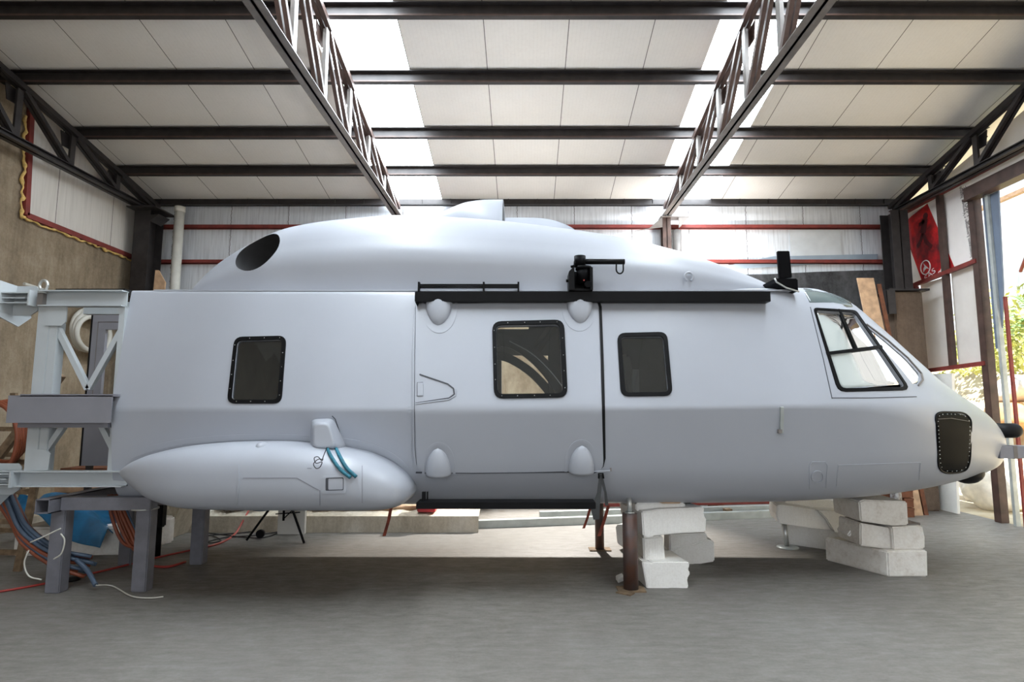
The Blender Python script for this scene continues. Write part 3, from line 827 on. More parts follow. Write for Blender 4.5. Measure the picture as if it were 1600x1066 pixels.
# cockpit pane follows the curved side: triangulated fan from surface points
def surf_fill(poly, off, tree=None):
    # poly (px) -> surface following patch with thickness
    xs_ = [p[0] for p in poly]; ys_ = [p[1] for p in poly]
    m = MB(); st = 6
    dn = densify(poly, 4)
    def bounds(y):
        c = []
        for i in range(len(dn)):
            a, b2 = dn[i], dn[(i+1) % len(dn)]
            if (a[1] <= y) != (b2[1] <= y): c.append(a[0]+(b2[0]-a[0])*(y-a[1])/(b2[1]-a[1]))
        return (min(c), max(c)) if len(c) >= 2 else None
    y0, y1 = min(ys_)+.3, max(ys_)-.3; R_ = []; k = max(4, int((y1-y0)/st))
    for i in range(k+1):
        b_ = bounds(y0+(y1-y0)*i/k)
        if b_ is None: continue
        R_.append([hit(b_[0]+(b_[1]-b_[0])*j/14, y0+(y1-y0)*i/k, tree, off)[0] for j in range(15)])
    return m.grid(R_, smooth=True)
def thick(m, t, n):
    k = len(m.v); m.v += [v-n*t for v in m.v]; fs = list(m.f)
    m.f += [tuple(i+k for i in f)[::-1] for f in fs]; m.sm += [True]*len(fs)
    from collections import Counter
    ed = Counter(tuple(sorted((f[i], f[(i+1) % len(f)]))) for f in fs for i in range(len(f)))
    for f in fs:
        for i in range(len(f)):
            a, b2 = f[i], f[(i+1) % len(f)]
            if ed[tuple(sorted((a, b2)))] == 1: m.f.append((b2, a, a+k, b2+k)); m.sm.append(False)
    return m
part('window_pane', thick(surf_fill(wci, -.008), .006, nc), 'glass_cockpit', fc, fix=False)
def strip(pts, w, h, off=0.0, tree=None, dens=5):
    # thin raised bar following the surface through pixel points; w,h in metres
    d = []
    for i in range(len(pts)-1):
        a = Vector(pts[i]); b2 = Vector(pts[i+1]); k = max(1, int((b2-a).length/dens))
        d += [a.lerp(b2, j/k) for j in range(k)]
    d.append(Vector(pts[-1]))
    P_ = []; Nn = []
    for q in d:
        p, n = hit(q[0], q[1], tree, off); P_.append(p); Nn.append(n)
    rows = []
    for i, p in enumerate(P_):
        t = (P_[min(i+1, len(P_)-1)]-P_[max(i-1, 0)]).normalized(); s = t.cross(Nn[i]).normalized()
        rows.append([p+s*w/2, p+s*w/2+Nn[i]*h, p-s*w/2+Nn[i]*h, p-s*w/2])
    return MB().grid(rows, True, False, True)
m = strip([(1311, 484), (1338, 546)], .022, .012, -.002); part('mullion', m, 'black_paint', fc)
m = strip([(1291, 553), (1338, 547), (1377, 542)], .028, .013, -.002); part('mullion', m, 'black_paint', fc)
ws = [tuple(v) for v in rounded(WS, [3, 10, 10, 5, 5, 4, 10, 10])]
wsp = part('windshield', thick(surf_fill(ws, -.006), .006, avgn(ws)), 'glass_windshield', fix=False, label='curved clear windshield glass')
part('windshield_seal', strip([(1353, 507), (1385, 531), (1418, 560), (1439, 584), (1441, 594), (1434, 603)], .014, .012), 'steel_grey', wsp)
# tinted roof window above the cockpit
RW = [(1254, 451), (1290, 455), (1315, 463), (1335, 477), (1332, 480), (1267, 477)]
rw = [tuple(v) for v in rounded(RW, 3)]
part('roof_window', thick(surf_fill(rw, .006), .012, avgn(rw)), 'roof_glass_tint', fix=False, label='grey tinted roof window over the cockpit')
# panel lines
ln = [([(1266, 480), (1286, 560), (1300, 623)], .006), ([(1300, 622), (1360, 622), (1432, 620)], .006)]
cd_ = part('cockpit_door_seam', strip(*ln[0][:1], .006, .003), 'seam_dark')
part('cockpit_door_seam', strip(ln[1][0], .006, .003), 'seam_dark')
part('panel_outline', strip([(1265, 764), (1265, 727), (1269, 722), (1289, 722), (1293, 727), (1291, 762)], .008, .005), 'hull_paint')
part('panel_outline', strip([(1307, 760), (1310, 727), (1438, 723), (1436, 750)], .006, .004), 'hull_paint')
m = strip([(1277+9*math.cos(a*math.pi/10), 745+9*math.sin(a*math.pi/10)) for a in range(21)], .008, .008); part('filler_cap', m, 'hull_paint')
# side crease trim on main body
m = MB().bar(hit(1221, 636, off=.01)[0], hit(1220, 676, off=.012)[0], .028, .02, (0, -1, 0)); st_ = part('side_bracket', m, 'galvanised', bevel=.002)
part('bracket_tip', MB().box(hit(1217, 673, off=.015)[0], (.03, .03, .03)), 'steel_grey', st_)
# rear seam band left of the door, with fasteners
part('seam_band', strip([(645, 476), (641, 560), (640, 640), (641, 700), (645, 760)], .028, .003), 'hull_paint')
# ---- sliding door
def quadpatch(c, nu, nv_, off, rad=0):
    rows = []
    for i in range(nv_+1):
        t = i/nv_; a = Vector(c[0]).lerp(Vector(c[3]), t); b2 = Vector(c[1]).lerp(Vector(c[2]), t)
        rows.append([hit(*a.lerp(b2, j/nu), off=off)[0] for j in range(nu+1)])
    return rows
DR = rounded([(650, 474), (934, 471), (940, 640), (943, 737), (652, 741), (649, 640)], [2, 8, 0.1, 16, 22, 0.1])
dr = surf_fill([tuple(v) for v in DR], .014)
door = thick(dr, .016, avgn([(700, 560), (900, 560), (800, 700)]))
door_o = part('sliding_door', door, 'hull_paint', fix=True)
off = WORLD[HELI]
n2 = avgn(w2i); cm = MB().prism([p+n2*.08-off for p in hitp(w2i)], -n2*.3)
door_o.parent = None; bool_cut(door_o, [cm]); door_o.parent = HELI
door_o.data.set_sharp_from_angle(angle=R(30))
n = n2; op = hitp(w2o, .014); ip = hitp(w2i, .014)
f2 = part('window_frame', MB().ring([p-n*.003 for p in op], [p-n*.003 for p in ip], n*.018), 'black_paint', door_o, bevel=.003, label='black riveted frame of the door window')
part('window_pane', MB().prism([p-n*.004 for p in hitp(w2i)], -n*.005), 'glass_cabin', door_o)
rivets(along(mid(w2o, w2i), 16), n2, parent=door_o, off=.028)
# roller fairings
def fairing(cx, cy, hw, hh, up):
    # half-bullet blister: base centre px, half width px, height px, pointing up or down
    base, n = hit(cx, cy, off=.012); s = 5.0/FPX
    zax = Vector((0, 0, 1)); zax = (zax-n*zax.dot(n)).normalized(); xax = zax.cross(n).normalized()
    rows = []
    for i in range(13):
        t = i/12; w = hw*s*(1-t**2.2)**.6; d = .085*(1-t**2)**.7; row = []
        for j in range(17):
            a = math.pi*j/16; row.append(base+xax*w*math.cos(a)+n*(d*math.sin(a)**.8)+zax*(hh*s*t)*(1 if up else -1))
        rows.append(row)
    m = MB().grid(rows, smooth=True)
    m.f.append(tuple(range(17))); m.sm.append(False)
    k = len(m.v)
    fo = part('roller_fairing', m, 'hull_paint', door_o)
    fl_ = MB(); out = []
    for i in range(21):
        t = i/20*math.pi; out.append((cx+(hw+4)*math.cos(t), cy-(hh+4)*(math.sin(t)**.75)*(1 if up else -1)))
    return fl_, out, fo
for cx, cy, hw, hh, up in ((687, 470, 22, 46, 0), (905, 468, 22, 45, 0), (686, 740, 20, 44, 1), (908, 736, 20, 44, 1)):
    _, o2, fo = fairing(cx, cy, hw, hh, up)
    part('fairing_flange', strip(o2, .022, .004, .014), 'hull_paint', door_o)
part('door_gap', strip([(935, 471), (938, 480), (941, 560), (943, 640), (944, 716), (941, 728), (934, 735), (926, 738)], .024, .004, .002), 'black_rubber', door_o)
part('door_gap', strip([(650, 738), (740, 738.5), (930, 736.5)], .007, .017, .0), 'seam_dark', door_o)
part('door_gap', strip([(648.5, 476), (647, 560), (646.5, 640), (647, 700), (650, 726)], .010, .017, .0), 'hull_paint', door_o)
part('handle_recess_edge', strip([(656, 586), (700, 601), (709, 608), (710, 617), (702, 623), (650, 631)], .010, .006, .014), 'seam_dark', door_o)
part('handle_recess_edge', strip([(650, 632), (702, 625), (712, 619), (713, 609)], .008, .008, .014), 'hull_paint', door_o)
q = [(653, 599), (662, 599), (662, 620), (653, 620)]
nn = avgn(q); part('door_handle', MB().prism([p for p in hitp(q, .014)], nn*.010), 'hull_paint', door_o, bevel=.003)
part('handle_shadow_gap', strip([(652.5, 620), (652.5, 599), (661, 598.5)], .006, .004, .0145), 'seam_dark', door_o)
part('stop_lug', MB().bar(hit(925, 735.5, off=.02)[0], hit(955, 734, off=.012)[0], .012, .01), 'hull_paint')
part('stop_lug', MB().box(hit(954, 733, off=.012)[0], (.012, .012, .03)), 'steel_grey')

# ---- upper rail
yR = 5.17
a = atY(648, 463, yR); b = atY(1204, 459, yR)
rail = part('door_rail', MB().box2((a.x, yR, a.z-.048), (b.x, yR+.16, a.z+.042)), 'black_paint', bevel=.003)
part('rail_end_plate', MB().prism([(a.x+.003, yR+.0, a.z-.05), (a.x+.04, yR+.02, a.z-.05), (a.x+.02, yR+.03, a.z-.09)], (0, .01, 0)), 'black_paint', rail)
gr = MB()
g0 = atY(655, 449, 5.3); g1_ = atY(756, 447, 5.3); g2_ = atY(810, 446, 5.3)
for dz in (.03, .012, -.006): gr.tube([(g0.x, 5.3, g0.z+dz*.8), (g2_.x, 5.3, g0.z+dz*.8)], .007, 8)
gr.box2((g1_.x, 5.29, g0.z-.01), (g2_.x, 5.31, g0.z+.028))
rod = part('grab_rod', gr, 'black_paint')
for p in (g0, g1_, g2_): part('rod_bracket', MB().box2((p.x-.008, 5.27, g0.z-.06), (p.x+.008, 5.32, g0.z+.045)), 'black_paint', rod)
# ---- hoist
hx0, hx1 = atY(888, 440, 5.2).x, atY(925, 440, 5.2).x; zt, zb_ = atY(905, 417, 5.2).z, atY(905, 456, 5.2).z
m = MB().prism([(hx0, 5.12, zb_), (hx0, 5.12, zt-.06), (hx0+.05, 5.12, zt-.01), (hx0+.05, 5.12, zb_)], (0, .2, 0))
m.box2((hx0+.04, 5.15, zb_), (hx1, 5.34, zb_+.02)).box2((hx1-.025, 5.12, zb_), (hx1, 5.34, zt-.02)).box2((hx0+.04, 5.3, zb_), (hx1, 5.34, zt-.02))
hoist = part('rescue_hoist', m, 'black_paint', bevel=.004, label='black hoist with a side arm above the door')
cx = (hx0+hx1)/2+.03
part('winch_drum', MB().tube([(cx, 5.2, zb_+.07), (cx, 5.2, zt-.005)], .062, 20).tube([(cx, 5.2, zt-.03), (cx, 5.2, zt)], .072, 20), 'black_gloss', hoist)
hd = atY(907, 408, 5.2)
part('arm_head', MB().tube([(hd.x-.005, 5.2, hd.z-.055), (hd.x-.005, 5.2, hd.z+.045)], .052, 18).tube([(hd.x-.03, 5.2, hd.z-.03), (hd.x-.06, 5.2, hd.z-.03)], .03, 10), 'black_gloss', hoist)
ae = atY(976, 409, 5.2)
part('hoist_arm', MB().tube([(hd.x, 5.2, ae.z), (ae.x, 5.2, ae.z)], .025, 14), 'black_paint', hoist)
hk = [Vector((ae.x-.075, 5.2, ae.z-.02))]+[Vector((ae.x-.045+.032*math.cos(t), 5.2, ae.z-.07+.04*math.sin(t))) for t in [math.pi+math.pi*i/10 for i in range(11)]]+[Vector((ae.x-.013, 5.2, ae.z-.02))]
part('hook_loop', MB().tube(hk, .007, 8), 'black_paint', hoist)
part('bolts', MB().tube([(hx0-.02, 5.2, zb_+.1), (hx0+.01, 5.2, zb_+.1)], .014, 8).tube([(hx0+.02, 5.16, zt-.01), (hx0+.06, 5.16, zt+.0)], .012, 8).tube([(cx+.03, 5.1, zb_+.05), (cx+.03, 5.2, zb_+.05)], .03, 12), 'black_gloss', hoist)
part('red_fitting', MB().lathe((cx-.005, 5.115, zb_+.085), [(.006, 0), (.006, .012)], 10, (0, -1, 0)), 'cable_red', hoist)

# ---- engine cowling
CX = [-3.34, -3.05, -2.75, -2.35, -1.9, -1.2, -.5, .3, 1.0, 1.6, 2.05, 2.4, 2.55]
CT = {'zt': [2.76, 3.06, 3.27, 3.46, 3.545, 3.60, 3.56, 3.46, 3.33, 3.16, 2.98, 2.82, 2.72],
      'hw': [.60, .74, .82, .90, .93, .94, .94, .93, .91, .86, .80, .72, .66],
      'hb': [.62, .76, .83, .88, .87, .87, .88, .90, .90, .87, .82, .75, .70]}
ct = lambda k, x: interp(CX, CT[k], x)
def cowl_sec(x, yc=YC):
    zt, hw, hb = ct('zt', x), ct('hw', x), ct('hb', x); b0 = 2.62; H = zt-b0
    h = half_section([(0, zt+.01), (hw*.87, zt-.15*min(1, H)), (hw+.03, b0+.40*H), (hb, b0+.0)], [.55, .26], 8)
    near = [Vector((x, yc-p.x, p.y)) for p in h]; far = [Vector((x, yc+p.x, p.y)) for p in h[1:]][::-1]
    return near+far
cxs = [-3.34+(2.55+3.34)*i/110 for i in range(111)]
cm = MB().grid([cowl_sec(x) for x in cxs], True, True, True)
bmc = bmesh.new(); vv = [bmc.verts.new(p) for p in cm.v]
for f in cm.f:
    try: bmc.faces.new([vv[i] for i in f])
    except ValueError: pass
bmc.normal_update(); COWL = BVHTree.FromBMesh(bmc); bmc.free()
me = cm.mesh('engine_cowling'); me.materials.append(MATS['hull_paint']); 
cowl = bpy.data.objects.new('engine_cowling', me); COL.objects.link(cowl)
# exhaust pit: ellipsoid cut out of the rear shoulder
def ellipsoid_mb(c, ax, ay, az, nu=20, nv_=28):
    rows = []
    for i in range(1, nu):
        t = math.pi*i/nu
        rows.append([c+ax*math.cos(t)+(ay*math.cos(2*math.pi*j/nv_)+az*math.sin(2*math.pi*j/nv_))*math.sin(t) for j in range(nv_)])
    m = MB().grid(rows, True, True)
    k = len(m.v); m.v += [c+ax, c-ax]
    for j in range(nv_):
        m.f.append((k, (j+1) % nv_, j)); m.sm.append(True)
        m.f.append((k+1, (nu-2)*nv_+j, (nu-2)*nv_+(j+1) % nv_)); m.sm.append(True)
    return m
ec = hit(404, 396, COWL)[0]
e0 = atY(370, 414, ec.y); e1 = atY(433, 372, ec.y)
ax = (e1-e0)*.54; up = Vector((0, .25, 1)); ay = (up-ax.normalized()*up.dot(ax.normalized())).normalized()*.20
az = ax.cross(ay).normalized()*.42
dark = ellipsoid_mb((e0+e1)/2+Vector((0, .08, .0)), ax, ay, az)
cme = dark.mesh('x'); 
bool_cut(cowl, [dark])
me = cowl.data
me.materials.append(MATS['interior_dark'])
cen = (e0+e1)/2+Vector((0, .08, .0))
axn, ayn, azn = ax.normalized(), ay.normalized(), az.normalized()
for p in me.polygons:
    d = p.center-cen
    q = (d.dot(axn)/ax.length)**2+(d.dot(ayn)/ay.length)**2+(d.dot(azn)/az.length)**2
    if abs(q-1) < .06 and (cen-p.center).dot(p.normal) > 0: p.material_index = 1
me.set_sharp_from_angle(angle=R(40))
for v in me.vertices: v.co -= WORLD[HELI]
cowl.parent = HELI; WORLD[cowl] = WORLD[HELI]
# rotor fairing scoop
rows = []
FX = [-1.12, -.97, -.8, -.6, -.4, -.235]; FZ = [3.57, 3.64, 3.72, 3.775, 3.79, 3.79]; FW = [.06, .2, .28, .38, .42, .43]
for i in range(25):
    x = -1.12+(.885)*i/24; zt = interp(FX, FZ, x); w = interp(FX, FW, x); b0 = 3.38; row = []
    for j in range(29):
        t = math.pi*j/28; c = math.cos(t); s = math.sin(t)
        row.append(Vector((x, 6.25-w*math.copysign(abs(c)**.62, c), b0+(zt-b0)*abs(s)**.62)))
    rows.append(row)
fm_ = MB().grid(rows, smooth=True)
inn = MB(); 
fm_ = thick(fm_, .02, Vector((0, 0, 1)))
part('rotor_fairing', fm_, 'hull_paint')
part('rotor_fairing_bulkhead', MB().prism([Vector((-.25, p.y*.98+6.25*.02, p.z-.015)) for p in rows[-1]], (.01, 0, 0)), 'interior_dark')
# raised lip round the rotor mast opening (far side)
rows = []
CW = spline([(-.45, 6.72, 3.80), (-.1, 6.80, 3.83), (.2, 6.76, 3.81), (.4, 6.66, 3.73), (.55, 6.5, 3.60), (.64, 6.36, 3.44)], 6)
for p_ in CW:
    q_ = Vector((p_.x-(.02 if p_.x > .2 else 0), p_.y+.03, 0))
    rows.append([Vector((p_.x, p_.y, 3.2)), p_.copy(), Vector((q_.x, q_.y, p_.z)), Vector((q_.x, q_.y, 3.2))])
part('mast_collar', MB().grid(rows, True, True, True), 'hull_paint')
# edge flange of the cowling: long bright ledge
part('cowling_ledge', MB().box2((-3.4, 5.302, 2.648), (2.45, 5.44, 2.662)), 'hull_paint')
ey, en = hit(1075, 433, COWL)
part('lifting_ring', MB().tube([ey+Vector((.038*math.cos(t), -.03, .042*math.sin(t)-.005)) for t in [R(-60+300*i/20) for i in range(21)]], .010, 10), 'hull_paint')
# antenna fin
y = 5.5; b0 = atY(1218, 436, y); b1 = atY(1238, 434, y); t0 = atY(1215, 392, y); t1 = atY(1234, 392, y)
fin = part('antenna_blade', MB().prism([b0, b1, t1, t0], (0, .035, 0)), 'black_gloss', bevel=.006, label='upright black antenna blade ahead of the cowling')
q = [(1210, 435), (1247, 435), (1248, 456), (1228, 450), (1213, 441)]
pts = [atY(px, py, y-.235) for px, py in q]
part('antenna_base', MB().prism(pts, (0, .3, 0)), 'black_gloss', fin, bevel=.01)
part('base_trim', MB().tube([p+Vector((0, -.004, 0)) for p in (pts[0], pts[4], pts[3], pts[2])], .008, 8), 'zinc', fin)

# ---- sponson
SX = [(170, 741, 741), (182, 731, 750), (205, 719, 764), (245, 706, 784), (300, 696, 795), (370, 691, 797), (430, 690, 797), (500, 696, 797), (560, 706, 797), (600, 722, 796), (622, 738, 792), (634, 751, 785), (641, 765, 775)]
ysp = 4.93
sx = [atY(p[0], 740, ysp).x for p in SX]; stt = [atY(p[0], p[1], ysp).z for p in SX]; sbb = [atY(p[0], p[2], ysp).z for p in SX]
sout = [.0, .07, .16, .27, .36, .40, .42, .43, .42, .39, .33, .24, .10]
rows = []; flr = []
for i in range(71):
    t = i/70; x = sx[0]+(sx[-1]-sx[0])*(t-math.sin(2*math.pi*t)/(2*math.pi)*.55)
    zt, zb2, d = interp(sx, stt, x), interp(sx, sbb, x), interp(sx, sout, x)
    mz = (zt+zb2)/2; hh = (zt-zb2)/2; row = []; ro2 = []
    for j in range(33):
        a = math.pi*(j/32)-math.pi/2; s = math.sin(a); c = math.cos(a)
        yy = 5.10-(d+.05)*abs(c)**.5; zz = mz-hh*math.copysign(abs(s)**.8, s)*(-1)
        row.append(Vector((x, yy if j not in (0, 32) else 5.25, zz)))
    rows.append(row)
spm = MB().grid(rows, True, True, True)
bmc = bmesh.new(); vv = [bmc.verts.new(p) for p in spm.v]
for f in spm.f:
    try: bmc.faces.new([vv[i] for i in f])
    except ValueError: pass
bmc.normal_update(); SPON = BVHTree.FromBMesh(bmc); bmc.free()
spo = part('sponson', spm, 'hull_paint', label='bulging grey side sponson at the rear')
# flange around the upper edge of the sponson, lying on the hull
fl_px = [(205, 712), (245, 699), (300, 689), (370, 684), (430, 683), (500, 686), (560, 693), (605, 709), (632, 730), (645, 757), (641, 780)]
fp = [tuple(v[:2]) for v in spline([Vector((a, b_, 0)) for a, b_ in fl_px], 6)]
part('sponson_flange', strip(fp, .05, .004), 'hull_paint', spo)
part('flange_seam', strip([(x, y-3.6) for x, y in fp[:30]], .004, .003), 'seam_dark', spo)
# recessed step in the sponson
def on_sp(pts, off=0): return [hit(x, y, SPON, off)[0] for x, y in pts]
q = [tuple(v) for v in rounded([(503, 744), (541, 743), (541, 771), (503, 772)], 3)]; q2 = [tuple(v) for v in rounded([(509, 747), (537, 746), (537, 766), (509, 767)], 2)]
ns = avgn(q, SPON)
part('foot_step_frame', MB().ring([p-ns*.003 for p in on_sp(q)], [p-ns*.003 for p in on_sp(q2)], ns*.009), 'hull_paint', spo, bevel=.002)
part('foot_step_edge', MB().ring(on_sp(q2, .002), [p for p in on_sp([tuple(v) for v in rounded([(513, 748), (536, 747.5), (536, 765), (513, 765.5)], 2)], .002)], ns*.003), 'seam_dark', spo)
for pts in ([(372, 727), (371, 760), (368, 790)], [(380, 747), (464, 747), (498, 766)], [(500, 766), (500, 790)], [(566, 728), (566, 786)], [(480, 732), (487, 732)]):
    part('sponson_seam', strip(pts, .005, .003, 0, SPON), 'hull_paint' if pts[0][0] == 372 else 'seam_soft', spo)
part('sponson_seam', strip([(372, 727), (373, 760), (370, 790)], .010, .006, 0, SPON), 'hull_paint', spo)
# small dome
c, n = hit(402, 702, SPON); c = Vector((c.x, 4.80, c.z))
part('marker_dome', MB().lathe(c+Vector((0, .03, 0)), [(.05*math.cos(t), .08*math.sin(t)) for t in [R(90*i/8) for i in range(9)]], 20, (0, -1, .3)), 'hull_paint', spo)
# box fairing above the sponson
yb_ = 4.98
fb = [atY(x, y, yb_) for x, y in ((484, 708), (486, 655), (519, 654), (537, 705))]
ft = [atY(x, y, yb_-.17) for x, y in ((490, 700), (490, 662), (513, 661), (524, 701))]
k = MB()
def rp(pts, r, n_=4):
    out = []
    for i in range(4):
        p, a_, b_ = pts[i], pts[i-1], pts[(i+1) % 4]
        s = p+(a_-p).normalized()*r; e = p+(b_-p).normalized()*r
        for j in range(n_+1):
            t = j/n_; out.append(s*(1-t)**2+p*2*t*(1-t)+e*t*t)
    return out
r0 = rp([p+Vector((0, .12, 0)) for p in fb], .05); r1 = rp(fb, .05); r2 = rp([a_.lerp(b_, .8) for a_, b_ in zip(fb, ft)], .05); r3 = rp([a_.lerp(b_, 1.0) for a_, b_ in zip(fb, ft)], .045)
r4 = [sum(r3, Vector())/len(r3)+(p-sum(r3, Vector())/len(r3))*.8 for p in r3]
k.grid([r0, r1, r2, r3, r4], True, True); k.f.append(tuple(len(k.v)-len(r4)+i for i in range(len(r4)))); k.sm.append(True)
part('box_fairing', k, 'hull_paint')
part('fairing_gap', strip([(519, 650), (524, 655), (540, 704)], .006, .004), 'seam_dark')
# ---- step bar beneath the door
yS = 5.0
a = atY(650, 789, yS); b = atY(931, 789, yS)
sb = part('step_bar', MB().box2((a.x, yS, a.z-.035), (b.x, yS+.18, a.z+.02)), 'black_paint', bevel=.004)
part('step_bar_hanger', MB().box2((a.x+.03, yS+.1, a.z+.02), (a.x+.06, yS+.13, a.z+.09)).box2((a.x+.07, yS+.1, a.z+.02), (a.x+.08, yS+.13, a.z+.09)), 'black_paint', sb)
# ---- nose details
G = [tuple(v) for v in rounded([(1461, 648), (1470, 644), (1506, 645), (1517, 656), (1515, 722), (1508, 737), (1478, 740), (1466, 733)], [8, 6, 10, 8, 14, 12, 10, 12])]
ng = avgn(G)
gp = part('nose_panel', thick(surf_fill(G, .006), .02, ng), 'black_gloss', fix=False, label='black riveted panel on the nose')
gpo = hitp(G, .004); cG = sum(gpo, Vector())/len(gpo); 
part('panel_rim', MB().tube(gpo+[gpo[0], gpo[1]], .009, 8, cap=False), 'black_paint', gp)
Gm = [(x+(1489-x)*.1, y+(692-y)*.07) for x, y in G]
m = MB()
dd = densify(Gm, 1.5)
for j in range(34):
    x, y = dd[int(j*len(dd)/34)]; p, n = hit(x, y, off=.008); part('rivet', MB().lathe(p, [(.005, 0), (.005, .002), (.002, .005)], 8, n), 'zinc', gp)
part('panel_crease', strip([(1464, 655), (1485, 654), (1513, 659)], .004, .004, .008), 'steel_grey', gp)
# black dome ahead of the nose, bracket, landing light
c = atY(1566, 673, 6.1)
m = MB(); r_ = .075; e = atY(1584, 673, 6.1).x
prof = [(r_, -.2), (r_, 0)]+[(r_*math.cos(R(90*i/8)), (e-c.x)*.0+r_*math.sin(R(90*i/8))) for i in range(1, 9)]
m.lathe(Vector((e, 6.1, c.z)), prof, 24, (1, 0, 0)); sens = part('sensor_pod', m, 'black_rubber', label='black rounded sensor pod at the tip of the nose')
p0 = atY(1552, 706, 5.9); p1 = atY(1640, 706, 5.9)
br = part('nose_boom', MB().bar(p0, Vector((p1.x, 5.9, p0.z)), .16, .12), 'beam_grey', bevel=.004)
pj = atY(1578, 706, 5.9); part('boom_joint', MB().bar(Vector((pj.x-.03, 5.9, p0.z)), Vector((pj.x+.01, 5.9, p0.z)), .164, .124), 'steel_grey', br)
c = atY(1512, 741, 5.95)
m = MB(); rows = []
for i in range(1, 12):
    t = math.pi*i/12; rows.append([Vector((c.x-.16*math.cos(t), 5.95+.1*math.sin(t)*math.cos(2*math.pi*j/20), c.z+.02+.115*math.sin(t)*math.sin(2*math.pi*j/20))) for j in range(20)])
part('landing_light', MB().grid(rows, True, True, True), 'black_rubber', label='black rounded lamp housing under the nose')
# ---- cabin interior
part('cabin_floor', MB().box2((-3.4, 5.55, .86), (2.2, 7.05, .9)), 'interior_dark')
part('bulkhead', MB().box2((-2.95, 5.45, .9), (-2.92, 7.1, 2.5)), 'interior_light')
part('bulkhead', MB().box2((1.75, 6.35, .9), (1.79, 7.1, 2.5)), 'interior_light')
part('cabin_liner', MB().box2((-2.5, 7.2, 1.3), (-1.4, 7.24, 2.6)), 'seam_dark')
# curved ring frames inside
def arc_frame(pts, Yd, w, th, mat):
    P_ = spline([atY(x, y, Yd) for x, y in pts], 8); rows = []
    for i, p in enumerate(P_):
        t = (P_[min(i+1, len(P_)-1)]-P_[max(0, i-1)]).normalized(); s = Vector((0, 1, 0)).cross(t).normalized()
        rows.append([p+s*w/2, p+s*w/2+Vector((0, th, 0)), p-s*w/2+Vector((0, th, 0)), p-s*w/2])
    return MB().grid(rows, True, False, True)
part('ring_frame', arc_frame([(760, 556), (790, 558), (825, 578), (853, 606), (875, 640)], 7.1, .10, .06, None), 'interior_dark')
fr_ = part('ring_frame', arc_frame([(765, 530), (800, 534), (835, 557), (865, 590), (890, 630)], 7.0, .16, .06, None), 'interior_dark')
part('ring_frame_edge', arc_frame([(796, 533), (830, 552), (858, 578), (882, 608)], 6.98, .012, .012, None), 'zinc', fr_)
m = MB().bar(atY(830, 552, 7.05), atY(862, 505, 7.05), .05, .05).bar(atY(838, 556, 7.05), atY(870, 510, 7.05), .03, .05); part('cabin_strut', m, 'steel_dark')
# crew seat seen through the forward window
st = part('crew_seat', MB().box2((1.15, 6.2, .9), (1.65, 6.75, 1.35)).bar((1.2, 6.5, 1.35), (1.05, 6.5, 2.15), .5, .12, (1, 0, 0)), 'interior_light', bevel=.03)
part('seat_panel', MB().box2((1.02, 5.6, .9), (1.08, 5.66, 1.95)), 'interior_light')
# ================================================================== PROPS
# ---- white steel tail frame
FRM = thing('steel_test_frame', 'pale grey welded steel frame bolted to the open rear of the helicopter', 'frame', (-4.1, 5.3, .8), None)
y = 5.22
def fp_(px, py, yy=y): return atY(px, py, yy)
def chan(p, q, w, h): 
    m = MB(); p = Vector(p); q = Vector(q)
    m.bar(p+Vector((0, .03, 0)), q+Vector((0, .03, 0)), .012, h)
    d = (q-p).normalized(); z = Vector((0, -1, 0)).cross(d).normalized()*-1
    for k in (1, -1):
        o = z*(h/2-.005)*k; m.bar(p+o, q+o, w, .010)
    return m
xl = fp_(66, 466).x; xr = -3.60; zt = fp_(130, 467).z
part('top_rail', chan((xl, y, zt), (xr, y, zt), .09, .145), 'frame_paint', FRM)
part('top_rail', MB().box2((xl, y+.5, zt-.06), (xr, y+.56, zt+.06)), 'frame_paint', FRM)
part('black_cover_strip', MB().box2((fp_(88, 454).x, y-.01, zt+.075), (xr-.0, y+.25, zt+.09)), 'black_rubber', FRM)
xc = fp_(72, 560).x
zb = fp_(100, 748).z
part('column', MB().box2((xc-.11, y, zb+.06), (xc+.0, y+.10, zt-.07)).box2((xc, y+.004, zb+.06), (xc+.075, y+.1, zt-.21)), 'frame_paint', FRM, bevel=.004)
part('gusset_plate', MB().prism([(xc-.03, y-.012, zt-.07), (xc+.155, y-.012, zt-.07), (xc+.155, y-.012, zt-.21), (xc+.12, y-.012, zt-.245), (xc-.03, y-.012, zt-.245)], (0, .012, 0)), 'frame_paint', FRM)
part('gusset_plate', MB().prism([(xc-.03, y-.012, zb+.07), (xc+.11, y-.012, zb+.07), (xc+.12, y-.012, zb+.21), (xc+.08, y-.012, zb+.25), (xc-.03, y-.012, zb+.25)], (0, .012, 0)), 'frame_paint', FRM)
part('column', MB().box2((xr-.05, y+.01, zb), (xr+.0, y+.09, zt-.07)), 'frame_paint', FRM)
part('bottom_rail', chan((fp_(-40, 748).x, y, zb), (xr+.12, y, zb), .09, .135), 'frame_paint', FRM)
zm = fp_(100, 640).z
for a, b_ in (((90, 512), (138, 608)), ((193, 512), (139, 608)), ((100, 666), (72, 706)), ((160, 666), (178, 702))):
    part('diagonal_brace', MB().bar(fp_(a[0], a[1], y+.04), fp_(b_[0], b_[1], y+.04), .045, .045, (0, 1, 0)), 'frame_paint', FRM)
part('middle_beam', MB().box2((fp_(11, 640, 5.08).x, 5.08, fp_(60, 661, 5.08).z), (atY(174, 640, 5.08).x, 5.09, fp_(60, 618, 5.08).z)).box2((fp_(11, 640, 5.08).x+.1, 5.08, fp_(60, 618, 5.08).z-.01), (atY(176, 640, 5.08).x, 5.3, fp_(60, 616, 5.08).z)), 'beam_grey', FRM, label='wide grey beam across the middle of the frame')
